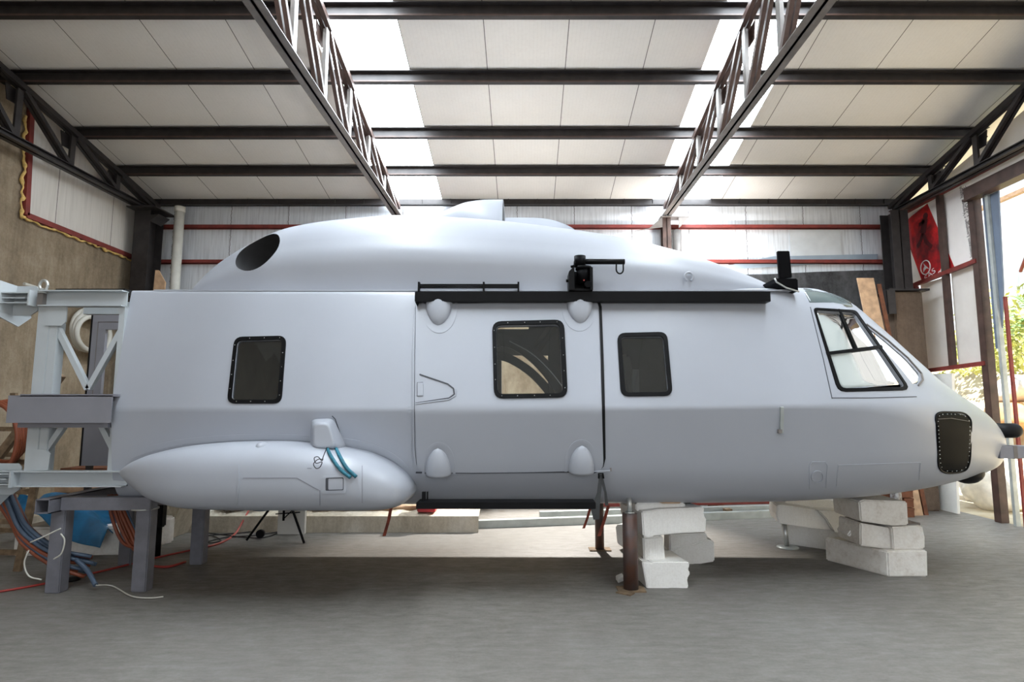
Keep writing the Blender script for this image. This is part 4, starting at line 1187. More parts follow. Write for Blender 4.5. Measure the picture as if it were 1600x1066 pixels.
part('middle_beam_ledge', MB().box2((fp_(38, 665).x, 5.15, fp_(38, 668).z), (-3.62, 5.24, fp_(38, 660).z)), 'beam_grey', FRM)
# end flanges
for (fx, zc_) in ((fp_(14, 466).x, zt), (fp_(-16, 748).x, zb)):
    m = MB(); X0 = fx
    m.prism([(X0-.05, y-.12, zc_+.16), (X0+.02, y+.08, zc_+.12), (X0+.02, y+.22, zc_-.14), (X0+.01, y+.1, zc_-.24), (X0-.07, y-.12, zc_-.13)], (.014, .0, 0))
    m2 = MB().prism([(X0, y+.05, zc_+.125), (X0+.19, y+.05, zc_+.125), (X0+.225, y+.05, zc_+.095), (X0+.225, y+.05, zc_-.1), (X0+.16, y+.05, zc_-.145), (X0, y+.05, zc_-.145)], (0, .012, 0))
    m2.box2((X0-.02, y-.06, zc_+.04), (X0+.235, y+.06, zc_+.05)).box2((X0-.02, y-.06, zc_-.05), (X0+.235, y+.06, zc_-.04)).box2((X0-.02, y-.05, zc_-.005), (X0+.19, y+.06, zc_+.005)).box2((X0+.225, y-.07, zc_-.07), (X0+.24, y+.07, zc_+.07))
    e_ = part('end_flange', m, 'frame_paint', FRM); part('stiffener', m2, 'frame_paint', e_)
    hm = MB()
    for a_, b_ in ((-.08, .1), (-.02, -.0), (-.09, -.09)):
        hm.lathe((X0-.001-.035+.05*(0), y+a_+.02, zc_+b_), [(.012, 0), (.012, .02)], 10, (-1, 0, 0))
part('joint_block', MB().box2((xl-.03, y-.02, zt-.07), (xl+.02, y+.06, zt+.07)), 'steel_grey', FRM)
c = fp_(68, 446)
eb = part('eye_bolt', MB().tube([c+Vector((.036*math.cos(t), 0, .046*math.sin(t))) for t in [2*math.pi*i/20 for i in range(21)]], .012, 10, cap=False).lathe((c.x, c.y, c.z-.075), [(.035, 0), (.03, .02), (.014, .035)], 14), 'zinc', FRM)
# grey bulkhead panel with opening, beyond the frame
BP = thing('tail_bulkhead', 'flat grey panel with a window opening standing beyond the white tail frame', 'panel', (-4.6, 6.7, .8))
Y6 = 6.6
def bp(px, py): return atY(px, py, Y6)
x0, x1 = bp(137, 600).x, -4.0; z0, z1 = bp(137, 728).z, bp(137, 485).z
ox0, oz1, oz0 = bp(165, 515).x, bp(165, 515).z, bp(165, 645).z
m = MB().box2((x0, Y6, z0), (ox0, Y6+.04, z1)).box2((ox0, Y6, oz1), (x1, Y6+.04, z1)).box2((ox0, Y6, z0), (x1, Y6+.04, oz0))
obj('board', m, 'beam_grey', BP)
obj('edge_strip', MB().box2((x0-.02, Y6-.002, z0), (x0, Y6+.04, z1)), 'black_rubber', BP)
obj('opening_trim', MB().box2((ox0-.09, Y6-.004, oz0), (ox0-.085, Y6, oz1+.09)).box2((ox0-.09, Y6-.004, oz1+.085), (x1, Y6, oz1+.09)), 'steel_grey', BP)
for px in (148, ): obj('foot', MB().box2((x0+.05, Y6+.0, 0), (x0+.11, Y6+.04, z0)), 'steel_dark', BP)
# top beam at the back between frame and panel
# coil of white hose on the wall
c = atX(140, 516, XL+.12)
m = MB()
for k in range(3):
    m.tube([c+Vector((.05*k-.03, .30*(1+.06*k)*math.cos(t), .30*(1-.07*k)*math.sin(t)-.03*k)) for t in [2*math.pi*i/36 for i in range(37)]], .035, 10, cap=False)
m.tube(spline([c+Vector((0, -.28, .1)), c+Vector((0, -.1, .42)), c+Vector((0, -.6, .42)), c+Vector((0, -1.2, .45))], 8), .02, 8)
tag(obj('hose_coil', m, 'cable_white'), 'coiled thick white hose hanging on the left concrete wall', 'hose')
# white round duct in the back left corner
p = atY(281, 330, 9.7)
m = MB().tube([(p.x, 9.7, 0), (p.x, 9.7, 4.93)], .075, 20).tube([(p.x, 9.7, 4.88), (p.x, 9.7, 4.97)], .085, 20)
tag(obj('downpipe', m, 'duct'), 'tall white round pipe standing in the left back corner', 'pipe')
p = atY(243, 440, 9.2)
tag(obj('wood_board', MB().prism([(p.x-.08, 9.1, 0), (p.x+.09, 9.1, 0), (p.x+.09, 9.3, 3.58), (p.x-.03, 9.3, 3.78), (p.x-.08, 9.3, 3.78)], (0, .03, 0)), 'wood'), 'light wooden board leaning beside the black corner column', 'board')
# leaning boards right
bl = thing('wood_plank', 'wide light plank leaning on the back wall beside the concrete pier', 'plank', (5.6, 9.4, 0), 'planks beside the pier')
def plank(x, w, z1, d, mat, parent, yb=9.02):
    m = MB().prism([(x+.35, yb-d, 0), (x+.35+w, yb-d, 0), (x+w, yb+.15, z1), (x, yb+.15, z1)], (0, -.025, 0)); return obj('board', m, mat, parent)
a = atY(1338, 435, 9.17)
plank(a.x, .26, a.z, .1, 'wood', bl)
bl = thing('wood_plank', 'narrow brown plank leaning between the wide plank and the pier', 'plank', (5.8, 9.4, 0), 'planks beside the pier')
plank(a.x+.3, .06, a.z-.1, .05, 'wood_red', bl, 9.0)
# ---- grey stand under the frame
ST = thing('steel_stand', 'grey square-tube stand holding up the rear of the helicopter', 'stand', (-3.7, 5.4, 0))
zt_ = atY(140, 777, 5.25).z
def tubebox(m, x0, x1, y0, y1, z0, z1): m.box2((x0, y0, z0), (x1, y1, z1)); return m
pa = atZ(80, 928); pb = atZ(215, 926); pc = atZ(305, 883); pd = atZ(194, 884)
for nm, p, top in (('leg', pa, zt_-.10), ('leg', pb, .70), ('leg', pc, .70), ('leg', Vector((pd.x, 6.15, 0)), .70)):
    obj(nm, MB().box2((p.x-.065, p.y, 0), (p.x+.065, p.y+.11, top)), 'stand_paint', ST, bevel=.008)
m = MB().box2((pa.x+.04, 5.23, zt_-.11), (pb.x+.1, 5.34, zt_)); obj('cross_beam', m, 'stand_paint', ST, bevel=.004)
# hollow beam running back
bx0, bx1 = pa.x-.09, pa.x+.03
m = MB(); t = .008
for a_, b_ in (((bx0, zt_-.12), (bx1, zt_-.12+t)), ((bx0, zt_-t), (bx1, zt_)), ((bx0, zt_-.12), (bx0+t, zt_)), ((bx1-t, zt_-.12), (bx1, zt_))):
    m.box2((a_[0], 5.12, a_[1]), (b_[0], 6.5, b_[1]))
obj('long_beam', m, 'stand_paint', ST)
m = MB().box2((pb.x-.07, 5.25, .70), (pc.x+.3, 5.36, .701)); 
jx = atY(213, 804, 5.2)
j_ = obj('jack_plate', MB().lathe((pb.x, 5.32, .70), [(.11, 0), (.11, .012), (.02, .014)], 28), 'zinc', ST)
obj('threaded_rod', MB().tube([(pb.x, 5.32, .705), (pb.x, 5.32, .80)], .018, 10).lathe((pb.x, 5.32, .712), [(.035, 0), (.035, .02)], 6), 'zinc', j_)
# steel posts
def post(p, r, h, lab, plate=True, rod=True):
    t = thing('support_post', lab, 'post', (p.x, p.y, 0), 'steel posts under the fuselage')
    obj('tube', MB().tube([(p.x, p.y, .01), (p.x, p.y, h)], r, 20), 'post_steel', t)
    if plate: obj('foot_plate', MB().box2((p.x-.12, p.y-.08, 0), (p.x+.12, p.y+.08, .012)), 'wood_old', t)
    if rod:
        obj('screw_rod', MB().tube([(p.x, p.y, h), (p.x, p.y, h+.14)], .022, 12).lathe((p.x, p.y, h), [(.045, 0), (.045, .012)], 16), 'zinc', t)
    return t
pf = atZ(986, 922); h = atY(986, 802, pf.y).z
post(pf, .066, h, 'thick rusty steel pipe post in front of the tall foam stack')
pf = atZ(938, 861); post(Vector((pf.x, pf.y+.05, 0)), .05, .72, 'thinner rusty steel pipe post behind the hanging strap')
t = thing('screw_jack', 'small short steel screw jack on the floor beside the foam pile at the nose', 'jack', (2.9, 6.9, 0))
p = atZ(1231, 856); obj('base', MB().lathe((p.x, p.y, 0), [(.12, 0), (.12, .01), (.05, .02)], 20), 'galvanised', t); obj('spindle', MB().tube([(p.x-.01, p.y, .015), (p.x-.03, p.y, .26)], .028, 12).tube([(p.x-.03, p.y, .25), (p.x-.034, p.y, .31)], .018, 10), 'zinc', t)
# hanging strap
S_ = thing('ratchet_strap', 'dark grey strap with a hook hanging under the front edge of the door', 'strap', (.6, 5.1, .8))
s0 = atY(939, 742, 5.05); s1 = atY(936, 770, 5.08); s2 = atY(930, 795, 5.10); s3 = atY(932, 812, 5.12)
def ribbon(pts, ws, side, t=.004):
    rows = []
    for p, w_ in zip(pts, ws):
        p = Vector(p); s = Vector(side).normalized(); rows.append([p+s*w_/2, p+s*w_/2+Vector((0, t, 0)), p-s*w_/2+Vector((0, t, 0)), p-s*w_/2])
    return MB().grid(rows, True, False, True)
obj('webbing', ribbon([s0, s1, s2, s3], [.03, .035, .075, .05], (1, 0, .1)), 'strap_grey', S_)
obj('webbing', ribbon([s0+Vector((.0, .02, 0)), atY(946, 770, 5.1), atY(948, 790, 5.15)], [.03, .02, .03], (1, 0, .1)), 'strap_grey', S_)
obj('hook', MB().tube([s0+Vector((-.02, -.01, -.03)), s0+Vector((-.02, -.01, .01)), s0+Vector((.015, -.01, .012)), s0+Vector((.02, -.01, -.03))], .008, 8), 'black_paint', S_)
def rust(a, b_, w_, lab):
    t = ribbon([a, a.lerp(b_, .5)+Vector((.005, .01, 0)), b_], [w_]*3, (1, 0, .15), .006); tag(obj('rusty_strip', t, 'rust'), lab, 'strip', 'rusty strips hanging under the fuselage')
rust(atY(951, 790, 5.5), atY(936, 838, 5.45), .03, 'rust-red strip hanging in front of the thin steel post')
rust(atY(922, 795, 5.5), atY(912, 826, 5.45), .025, 'rust-red strip hanging left of the thin steel post')
rust(atY(612, 788, 5.2), atY(600, 838, 5.2), .028, 'rust-red strip hanging under the front end of the sponson')
# teal tape strips and wire on the sponson
for pts, lab in (([(511, 697), (520, 715), (533, 733), (549, 746)], 'curved teal foam strip stuck on the sponson, the one nearer the recessed step'), ([(525, 698), (533, 714), (543, 731), (558, 745)], 'curved teal foam strip stuck on the sponson, the one ahead of its twin')):
    P_ = spline([(x, y_, 0) for x, y_ in pts], 5); q = []
    for v in P_:
        h1, _ = hit(v.x, v.y, SPON)
        if (h1-CAMP).length > 5.4: h1 = atY(v.x, v.y, 4.72)
        q.append(Vector((h1.x, min(h1.y, 4.9)-.022, h1.z)))
    tag(obj('teal_strip', MB().tube(q, .014, 8), 'tape_teal'), lab, 'strip', 'teal strips on the sponson')
w_ = [atY(x, y_, 4.60) for x, y_ in [(511, 699), (505, 714), (503, 720), (497, 714), (491, 716), (494, 724), (503, 722), (500, 730), (494, 732), (490, 725), (497, 718), (505, 718)]]
tag(obj('wire_loop', MB().tube(spline(w_, 6), .0035, 6), 'cable_black'), 'thin twisted black wire loop hanging by the teal strips', 'wire')

# ---- styrofoam blocks
def foam(poly, d, lab, mat='styrofoam', grp='foam blocks under the fuselage', bev=.012, zs=None):
    # poly: px outline of the camera-facing face at depth Y; d: depth vector
    m = MB().prism(poly, d); o = obj('foam_block', m, mat, bevel=bev); tag(o, lab, 'foam block', grp); return o
def F(pts, Y): return [atY(x, y_, Y) for x, y_ in pts]
Yf = 5.42
foam(F([(1003, 878), (1018, 880), (1020, 878), (1076, 878), (1078, 885), (1075, 890), (1079, 896), (1074, 905), (1076, 918), (1074, 921), (1050, 920), (1020, 924), (1012, 925)], Yf), (-.05, .42, 0), 'front foam block on the floor at the bottom of the tall stack')
foam(F([(1004, 840), (1036, 838), (1040, 878), (1006, 878)], Yf+.1), (.0, .3, 0), 'narrow upright foam block in the middle of the tall stack')
foam(F([(1003, 800), (1030, 796), (1101, 793), (1100, 805), (1104, 812), (1103, 832), (1060, 834), (1022, 838), (1016, 842), (1005, 838)], Yf), (-.1, .5, 0), 'large ridged foam block near the top of the tall stack')
foam(F([(993, 786), (1071, 786), (1071, 794), (1040, 795), (993, 799)], Yf+.08), (0, .4, 0), 'thin foam slab at the very top of the tall stack')
foam(F([(1043, 864), (1060, 855), (1085, 850), (1105, 843), (1116, 846), (1117, 878), (1080, 884), (1045, 880)], 6.22), (0, .3, 0), 'curved foam block on the floor behind the tall stack')
foam(F([(1046, 836), (1104, 833), (1106, 845), (1080, 852), (1046, 864)], 6.24), (0, .25, 0), 'shaded foam block resting on the curved one behind the tall stack')
foam(F([(961, 822), (965, 820), (985, 820), (985, 857), (975, 857), (964, 850)], 6.86), (.25, .3, 0), 'foam block standing behind the rusty pipe post')
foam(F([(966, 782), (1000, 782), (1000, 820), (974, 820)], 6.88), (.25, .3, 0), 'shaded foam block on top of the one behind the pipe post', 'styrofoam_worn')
tag(obj('wood_scrap', MB().prism(F([(1016, 781), (1068, 782), (1062, 787), (1035, 787)], 5.48), (0, .2, 0)), 'wood'), 'thin piece of wood wedged on top of the tall foam stack', 'wood piece')
tag(obj('foam_chip', MB().prism([atZ(962, 906), atZ(972, 902), atZ(976, 908), atZ(966, 912)], (0, 0, .04)), 'styrofoam', bevel=.006), 'small foam chip on the floor beside the pipe post', 'foam chip')
# right pile
foam(F([(1386, 862), (1450, 860), (1451, 902), (1388, 902)], 5.76), (-.28, .62, 0), 'big foam block on the floor at the bottom of the pile under the nose', 'styrofoam_worn')
foam(F([(1393, 824), (1442, 822), (1446, 840), (1446, 858), (1396, 860)], 5.80), (-.02, .4, 0), 'white foam block in the middle of the pile under the nose', 'styrofoam_worn')
foam(F([(1344, 817), (1352, 819), (1394, 826), (1396, 860), (1344, 853)], 5.84), (.0, .4, 0), 'wedge-cut foam block left of the white one under the nose', 'styrofoam_worn')
foam(F([(1342, 784), (1350, 781), (1418, 784), (1420, 821), (1395, 822), (1345, 815)], 5.80), (.0, .5, 0), 'stained foam block at the top of the pile under the nose', 'styrofoam_worn')
foam(F([(1342, 809), (1344, 840), (1323, 838), (1334, 822)], 6.0), (.05, .3, 0), 'foam sliver wedged between the two piles under the nose')
foam([atZ(1231, 851)+Vector((0, 0, z)) if z == 0 else Vector((atZ(1231, 851).x, atZ(1231, 851).y, z)) for z in (0, .29)]+[Vector((atZ(1345, 867).x, atZ(1345, 867).y, .25)), Vector((atZ(1345, 867).x, atZ(1345, 867).y, .0))], (.15, .35, 0), 'long notched foam block on the floor beside the small jack')
foam(F([(1214, 790), (1222, 789), (1276, 797), (1290, 812), (1301, 829), (1270, 826), (1216, 818), (1213, 805)], 6.75), (.1, .45, 0), 'curved foam block lying on the notched one')
foam(F([(1278, 798), (1345, 800), (1345, 832), (1303, 832), (1291, 812)], 6.72), (.0, .4, 0), 'shaded foam block filling behind the curved one')
foam(F([(1227, 778), (1254, 781), (1342, 783), (1342, 800), (1280, 801), (1258, 795), (1227, 789)], 6.95), (.1, .35, 0), 'long thin foam block topmost at the rear of the nose piles')
tag(obj('wood_scrap', MB().prism(F([(1236, 776), (1270, 775), (1278, 780), (1240, 780)], 6.95), (0, .3, 0)), 'wood_old'), 'thin board on top of the rear foam pile under the nose', 'wood piece')
tag(obj('slate_piece', MB().prism(F([(1408, 818), (1438, 818), (1438, 821), (1410, 822)], 5.85), (0, .25, 0)), 'steel_grey'), 'thin dark slab between two foam blocks under the nose', 'slab')
tag(obj('floor_chip', MB().prism([atZ(962, 927), atZ(985, 932), atZ(992, 928), atZ(970, 924)], (0, 0, .01)), 'wood_old'), 'flat brown chip of board at the foot of the pipe post', 'chip')

# ---- stock at the back wall
def long_bar(x0, x1, y0, z0, w_, h_, mat, lab, nm, cat, grp, dy=0):
    m = MB().bar((x0, y0, z0+h_/2), (x1, y0+dy, z0+h_/2), w_, h_); tag(obj(nm, m, mat, bevel=.003), lab, cat, grp)
a0 = atZ(722, 826); 
long_bar(a0.x, 4.5, a0.y, 0.0, .10, .10, 'galvanised', 'long galvanised beam lying on the floor in front of the red bars', 'steel_beam', 'beam', 'steel stock along the back wall', .95)
long_bar(.2, 4.4, 8.5, .0, .10, .13, 'galvanised', 'second long galvanised beam, behind the front one on the floor', 'steel_beam', 'beam', 'steel stock along the back wall', .65)
k = 0
for row in range(3):
    for col in range(2):
        long_bar(1.0+.1*col+.15*row, 5.1-.2*row, 8.95+col*.11, .12+row*.085, .09, .075, 'red_oxide', 'red oxide steel bar lying in the stack at the back wall', 'red_bar', 'bar', 'red steel bars in the stack', .42)
for i in range(3):
    m = MB().box2((1.6+i*1.3, 8.75, 0), (1.7+i*1.3, 9.6, .115)); tag(obj('bearer', m, 'wood_old'), 'wooden bearer under the stack of red steel bars', 'bearer', 'bearers under the red bars')
# pallets and clutter at right back
for i in range(3):
    t = thing('wooden_pallet', ['brown wooden pallet at the bottom of the stack behind the foam piles', 'brown wooden pallet in the middle of the stack behind the foam piles', 'brown wooden pallet on top of the stack behind the foam piles'][i], 'pallet', (5.0, 9.2, .14*i), 'pallets at the back wall')
    for j in range(6): pass
    m = MB()
    for j in range(6): m.box2((4.55+.19*j, 8.75, .14*i+.10), (4.55+.19*j+.14, 9.65, .14*i+.13))
    obj('deck', m, 'wood_red', t)
    m = MB()
    for yy in (8.76, 9.16, 9.56): m.box2((4.55, yy, .14*i), (5.64, yy+.08, .14*i+.10))
    obj('runner', m, 'wood_red', t)
rnd = random.Random(4)
for i in range(5):
    x = 5.55+i*.09; m = MB().prism([(x, 9.05-.02*i, 0), (x+.05, 9.05-.02*i, 0), (x+.05-.12, 9.2, 1.3+.1*(i % 2)), (x-.12, 9.2, 1.3+.1*(i % 2))], (0, .03, 0))
    tag(obj('timber_batten', m, 'wood_red' if i % 2 else 'wood_old'), 'brown timber batten leaning at the foot of the concrete pier', 'batten', 'battens by the pier')
tag(obj('glass_jar', MB().lathe((5.35, 8.7, 0), [(.07, 0), (.075, .05), (.075, .36), (.05, .42), (.05, .45)], 18), 'clear_wrap'), 'clear plastic jar on the floor behind the stained foam block', 'jar')
# curb and rubble bank on the left of the back wall
m = MB(); rows = []
rr = random.Random(2)
for i in range(60):
    x = -6.5+i*.1
    rows.append([Vector((x, 7.72+rr.uniform(-.01, .01), 0)), Vector((x, 7.74, .2)), Vector((x, 7.82, .215+rr.uniform(-.01, .01)))]+[Vector((x, 7.82+.3*j, .22+.03*j+rr.uniform(-.02, .04))) for j in range(1, 8)])
struct('trim_2', MB().grid(rows, smooth=False), 'stone_wall', fix=True)
# things on the curb
m = MB().tube([(-2.9, 7.95, .27), (-1.3, 8.0, .26)], .045, 8); tag(obj('log', m, 'wood'), 'pale trimmed log lying on the concrete curb', 'log')
t = thing('wooden_pallet', 'light wooden pallet standing on the curb behind the log', 'pallet', (-2.2, 8.4, .25), 'pallets at the back wall')
m = MB().box2((-3.2, 8.2, .42), (-1.0, 8.9, .45)); obj('deck', m, 'wood', t)
m = MB()
for x in (-3.2, -2.5, -1.75, -1.1): m.box2((x, 8.2, .26), (x+.1, 8.9, .42))
obj('runner', m, 'wood', t)
t = thing('paint_bucket', 'white and red tub on the curb behind the front of the sponson', 'tub', (-1.28, 7.85, .22))
obj('body', MB().box2((-1.4, 7.8, .24), (-1.17, 8.0, .36)), 'box_red', t, bevel=.01); obj('upper', MB().box2((-1.4, 7.8, .36), (-1.17, 8.0, .52)), 'box_white', t, bevel=.01)
# tripod light stand + white box
p0 = atZ(385, 846); p1 = atZ(475, 850); p2 = atZ(470, 835); hub = Vector((-2.98, 7.45, .60))
T_ = thing('light_stand', 'black tripod light stand behind the sponson', 'tripod', (hub.x, hub.y, 0))
for p in (p0, p1, p2): obj('leg', MB().tube([hub, Vector((p.x, p.y, .01))], .014, 8), 'black_paint', T_)
obj('pole', MB().tube([(hub.x, hub.y, .2), (hub.x, hub.y, 1.0)], .014, 10), 'black_paint', T_)
obj('spreader', MB().bar(hub+Vector((-.1, 0, -.32)), hub+Vector((.2, 0, -.3)), .012, .012).bar((hub.x, hub.y, .22), hub+Vector((.2, 0, -.18)), .012, .012), 'black_paint', T_)
obj('caster', MB().tube([(-3.22, 7.35, .06), (-3.22, 7.39, .06)], .05, 16), 'black_rubber', T_)
tag(obj('white_board', MB().box2((-3.12, 7.62, 0), (-2.78, 7.68, .42)), 'box_white', bevel=.003), 'white board standing on the floor behind the tripod', 'board')
# wrapped bottles and buckets on the curb at left
for x, lab in ((-4.35, 'clear plastic wrapped bundle on the curb, right beside the grey leg'), (-3.85, 'clear plastic wrapped bundle on the curb near the tripod')):
    m = MB().lathe((x, 8.05, .23), [(.17, 0), (.2, .08), (.19, .2), (.12, .3), (.05, .33)], 14); tag(obj('plastic_bundle', m, 'clear_wrap'), lab, 'bundle')
tag(obj('dark_bucket', MB().lathe((-3.5, 8.05, .23), [(.13, 0), (.15, .25)], 18), 'plate_blue'), 'dark blue bucket on the curb behind the tripod', 'bucket')
m = MB().prism([(-4.75, 7.3, 0), (-4.3, 7.25, 0), (-4.12, 7.25, .5), (-4.3, 7.28, .52), (-4.75, 7.3, .52)], (0, .5, 0)); tag(obj('grey_sack', m, 'stone_wall', bevel=.05), 'bulky pale grey sack on the floor behind the rear grey leg', 'sack')
# white foam slab, blue tarp, crate
a = atZ(203, 866); b_ = atZ(271, 848)
m = MB().prism([Vector((a.x-1.2, a.y-.1, 0)), Vector((a.x, a.y-.05, 0)), Vector((b_.x, b_.y, 0)), Vector((b_.x-.3, b_.y+.4, 0)), Vector((a.x-1.2, a.y+.6, 0))], (0, 0, .30)); tag(obj('foam_slab', m, 'styrofoam_worn', bevel=.02), 'thick cream foam slab on the floor under the blue tarp', 'foam slab')
rows = []
for i in range(22):
    t = i/21
    rows.append([Vector((-5.45+1.0*t+.02*math.sin(9*t+j), 6.35+.12*j, .62-.05*j*.2-.32*max(0, t-.35)*1.6+.05*math.sin(7*t+j*1.7)-(.18 if j == 0 else 0))) for j in range(6)])
tag(obj('blue_tarp', thick(MB().grid(rows, smooth=True), .012, Vector((0, 0, 1))), 'tarp_blue'), 'crumpled bright blue tarpaulin draped over the foam slab', 'tarp')
t = thing('wooden_crate', 'orange-brown wooden crate behind the left end of the grey stand', 'crate', (-5.0, 7.2, 0))
m = MB()
for i in range(6): m.box2((-5.6, 7.15, .14*i+.02), (-4.55, 7.18, .14*i+.14))
obj('side', m, 'wood', t); obj('body', MB().box2((-5.58, 7.19, 0), (-4.57, 7.8, .86)), 'wood_red', t)
# black stirring machine / jack
J = thing('hydraulic_jack', 'black upright tool with a handle between the grey legs', 'tool', (-4.0, 6.6, 0))
jp = Vector((atY(247, 850, 6.55).x, 6.55, 0))
obj('spindle', MB().tube([(jp.x, jp.y, 0), (jp.x, jp.y, .32)], .03, 12), 'black_paint', J)
obj('housing', MB().box2((jp.x-.06, jp.y-.05, .30), (jp.x+.05, jp.y+.05, .80)), 'black_rubber', J, bevel=.015)
obj('motor', MB().lathe((jp.x-.15, jp.y, .52), [(.06, 0), (.1, .04), (.1, .2), (.06, .27)], 16).tube([(jp.x-.15, jp.y, .3), (jp.x-.14, jp.y, .55)], .02, 8), 'black_paint', J)
obj('grip', MB().tube([(jp.x+.02, jp.y-.06, .55), (jp.x+.05, jp.y-.06, .8)], .03, 10), 'wood', J)
# wooden ladders / pallets at far left
def ladder(x0, y0, x1, y1, h, w_, n, lab, lean, mat='wood_old'):
    t = thing('wooden_ladder', lab, 'ladder', (x0, y0, 0), 'ladders at the left wall')
    d = Vector((x1-x0, y1-y0, 0)); L = d.length; d.normalize(); nrm = Vector((-d.y, d.x, 0))*lean
    for s in (0, L): 
        obj('rail', MB().bar(Vector((x0, y0, 0))+d*s, Vector((x0, y0, h))+d*s+nrm, .035, .07, tuple(d)), mat, t)
    for k_ in range(n):
        z = h*(k_+.6)/n; q = nrm*(z/h)
        obj('rung', MB().bar(Vector((x0, y0, z))+q, Vector((x0, y0, z))+d*L+q, .03, .05), mat, t)
ladder(-4.95, 5.95, -5.55, 6.0, 1.15, .5, 4, 'short worn wooden ladder standing at the left edge behind the hoses', -.15)
ladder(-5.75, 7.0, -6.3, 7.1, 1.75, .5, 6, 'taller old wooden ladder leaning on the left wall beside the frame', .3)
m = MB().bar(atY(25, 612, 6.4), atY(52, 592, 6.4), .05, .06); 
tag(obj('timber_brace', MB().bar((-6.5, 6.6, .03), (-5.2, 6.6, 1.95), .06, .08), 'wood_old'), 'old timber leaning diagonally beside the tall ladder', 'timber')
# orange hose coil
m = MB(); c = atY(-2, 690, 6.0)
for k_ in range(6): m.tube([c+Vector((.27*(1-.035*k_)*math.cos(t), .04*k_-.1, .38*(1-.035*k_)*math.sin(t)+.02*k_)) for t in [2*math.pi*i/28 for i in range(29)]], .02, 8, cap=False)
tag(obj('hose_coil', m, 'cable_orange'), 'coil of orange hose hanging at the left edge below the grey beam', 'hose')
# cable bundles
rr = random.Random(21)
def cable(pts, r, mat, lab, grp=None, nm='cable', cat='cable'):
    o = obj(nm, MB().tube(spline(pts, 6), r, 8), mat); tag(o, lab, cat, grp); return o
for i in range(13):
    c_ = ['cable_blue', 'cable_blue', 'cable_orange', 'cable_blue', 'cable_orange'][i % 5]
    o_ = rr.uniform(-1, 1); 
    pts = [(-4.75+.05*o_-.03*i*.5, 5.45+.03*(i % 4), .93), (-4.62+.04*o_, 5.42+.03*(i % 4), .72-.012*i), (-4.45+.03*o_, 5.38+.03*(i % 4), .52-.012*i+.04*o_), (-4.15+.04*o_, 5.36+.03*(i % 4), .34-.012*i+.03*o_), (-3.95+.12*o_, 5.45+.03*(i % 4), .27-.015*i)]
    cable(pts, .017, c_, ('orange' if 'orange' in c_ else 'grey-blue')+' hose in the bundle drooping in front of the left grey leg', 'hoses in the left bundle')
for i in range(9):
    c_ = ['cable_orange', 'cable_orange', 'cable_blue'][i % 3]; o_ = rr.uniform(-1, 1)
    pts = [(-3.98+.012*i, 5.75+.02*(i % 3), .76), (-3.93+.015*i, 5.74+.02*(i % 3), .58+.02*o_), (-3.80+.015*i, 5.72+.02*(i % 3), .36+.03*o_), (-3.62+.02*o_, 5.7+.02*(i % 3), .27-.012*i)]
    cable(pts, .015, c_, ('orange' if 'orange' in c_ else 'grey-blue')+' hose in the bundle hanging between the two front grey legs', 'hoses in the middle bundle')
z = .012
def on_floor(px): return [Vector((atZ(x, y_).x, atZ(x, y_).y, z)) for x, y_ in px]
cable([(-3.98, 5.40, .25), (-3.86, 5.38, .16), (-3.72, 5.3, .06)]+[], .02, 'cable_blue', 'thick blue-grey cable end reaching the floor beside the left grey leg')
cable([Vector((-3.72, 5.3, .06))]+on_floor([(175, 918), (205, 934), (235, 937), (255, 935)]), .006, 'cable_white', 'thin white cable curving across the floor in front of the stand')
cable([atY(45, 860, 5.15), atY(38, 880, 5.15), atY(45, 900, 5.15), atY(65, 906, 5.17)], .006, 'cable_white', 'thin white cable looping left of the left grey leg')
cable([atY(47, 848, 5.1), atY(70, 838, 5.1), atY(95, 826, 5.1)], .006, 'cable_white', 'thin white cable tied across the left grey leg')
cable([atY(95, 834, 5.1), atY(101, 845, 5.1), atY(96, 865, 5.1), atY(84, 874, 5.1)], .006, 'cable_white', 'thin white cable loop on the right of the left grey leg')
cable(on_floor([(-20, 930), (40, 920), (100, 908), (170, 892), (250, 872), (330, 855)]), .01, 'cable_red', 'red cable running along the floor past the grey legs')
cable(on_floor([(225, 885), (260, 888), (290, 880)]), .012, 'cable_red', 'short red cable on the floor between the grey legs')
cable(on_floor([(315, 858), (345, 850), (365, 838)])+[Vector((-3.62, 7.7, .1)), Vector((-3.55, 7.9, .4)), Vector((-3.5, 8.0, .7))], .012, 'hose_pink', 'pale red hose rising from the floor beside the tripod')
for i, px in enumerate(([(318, 850), (350, 842), (400, 838), (440, 832)], [(300, 843), (330, 838), (370, 835), (430, 828)], [(310, 838), (325, 850), (345, 846), (330, 838)], [(320, 834), (390, 842), (420, 840), (447, 828)])):
    cable(on_floor(px), .007, 'cable_black', 'thin black cable on the floor between the rear grey leg and the tripod', 'black cables on the floor')
tag(obj('dark_pad', MB().lathe(atZ(112, 907), [(.07, 0), (.06, .02), (.02, .03)], 12), 'black_rubber'), 'small dark pad on the floor right of the left grey leg', 'pad')

# ---- printed banner on the right wall
def wr(px, py, off=-.012): return atX(px, py, XR+.03+off)
BN = thing('advert_banner', 'red and white advert banner with an emblem on the right wall', 'banner', (XR+.02, 9.3, 3.7))
xx = XR+.02
def WP(y_, z_, o=0): return Vector((xx-o, y_, z_))
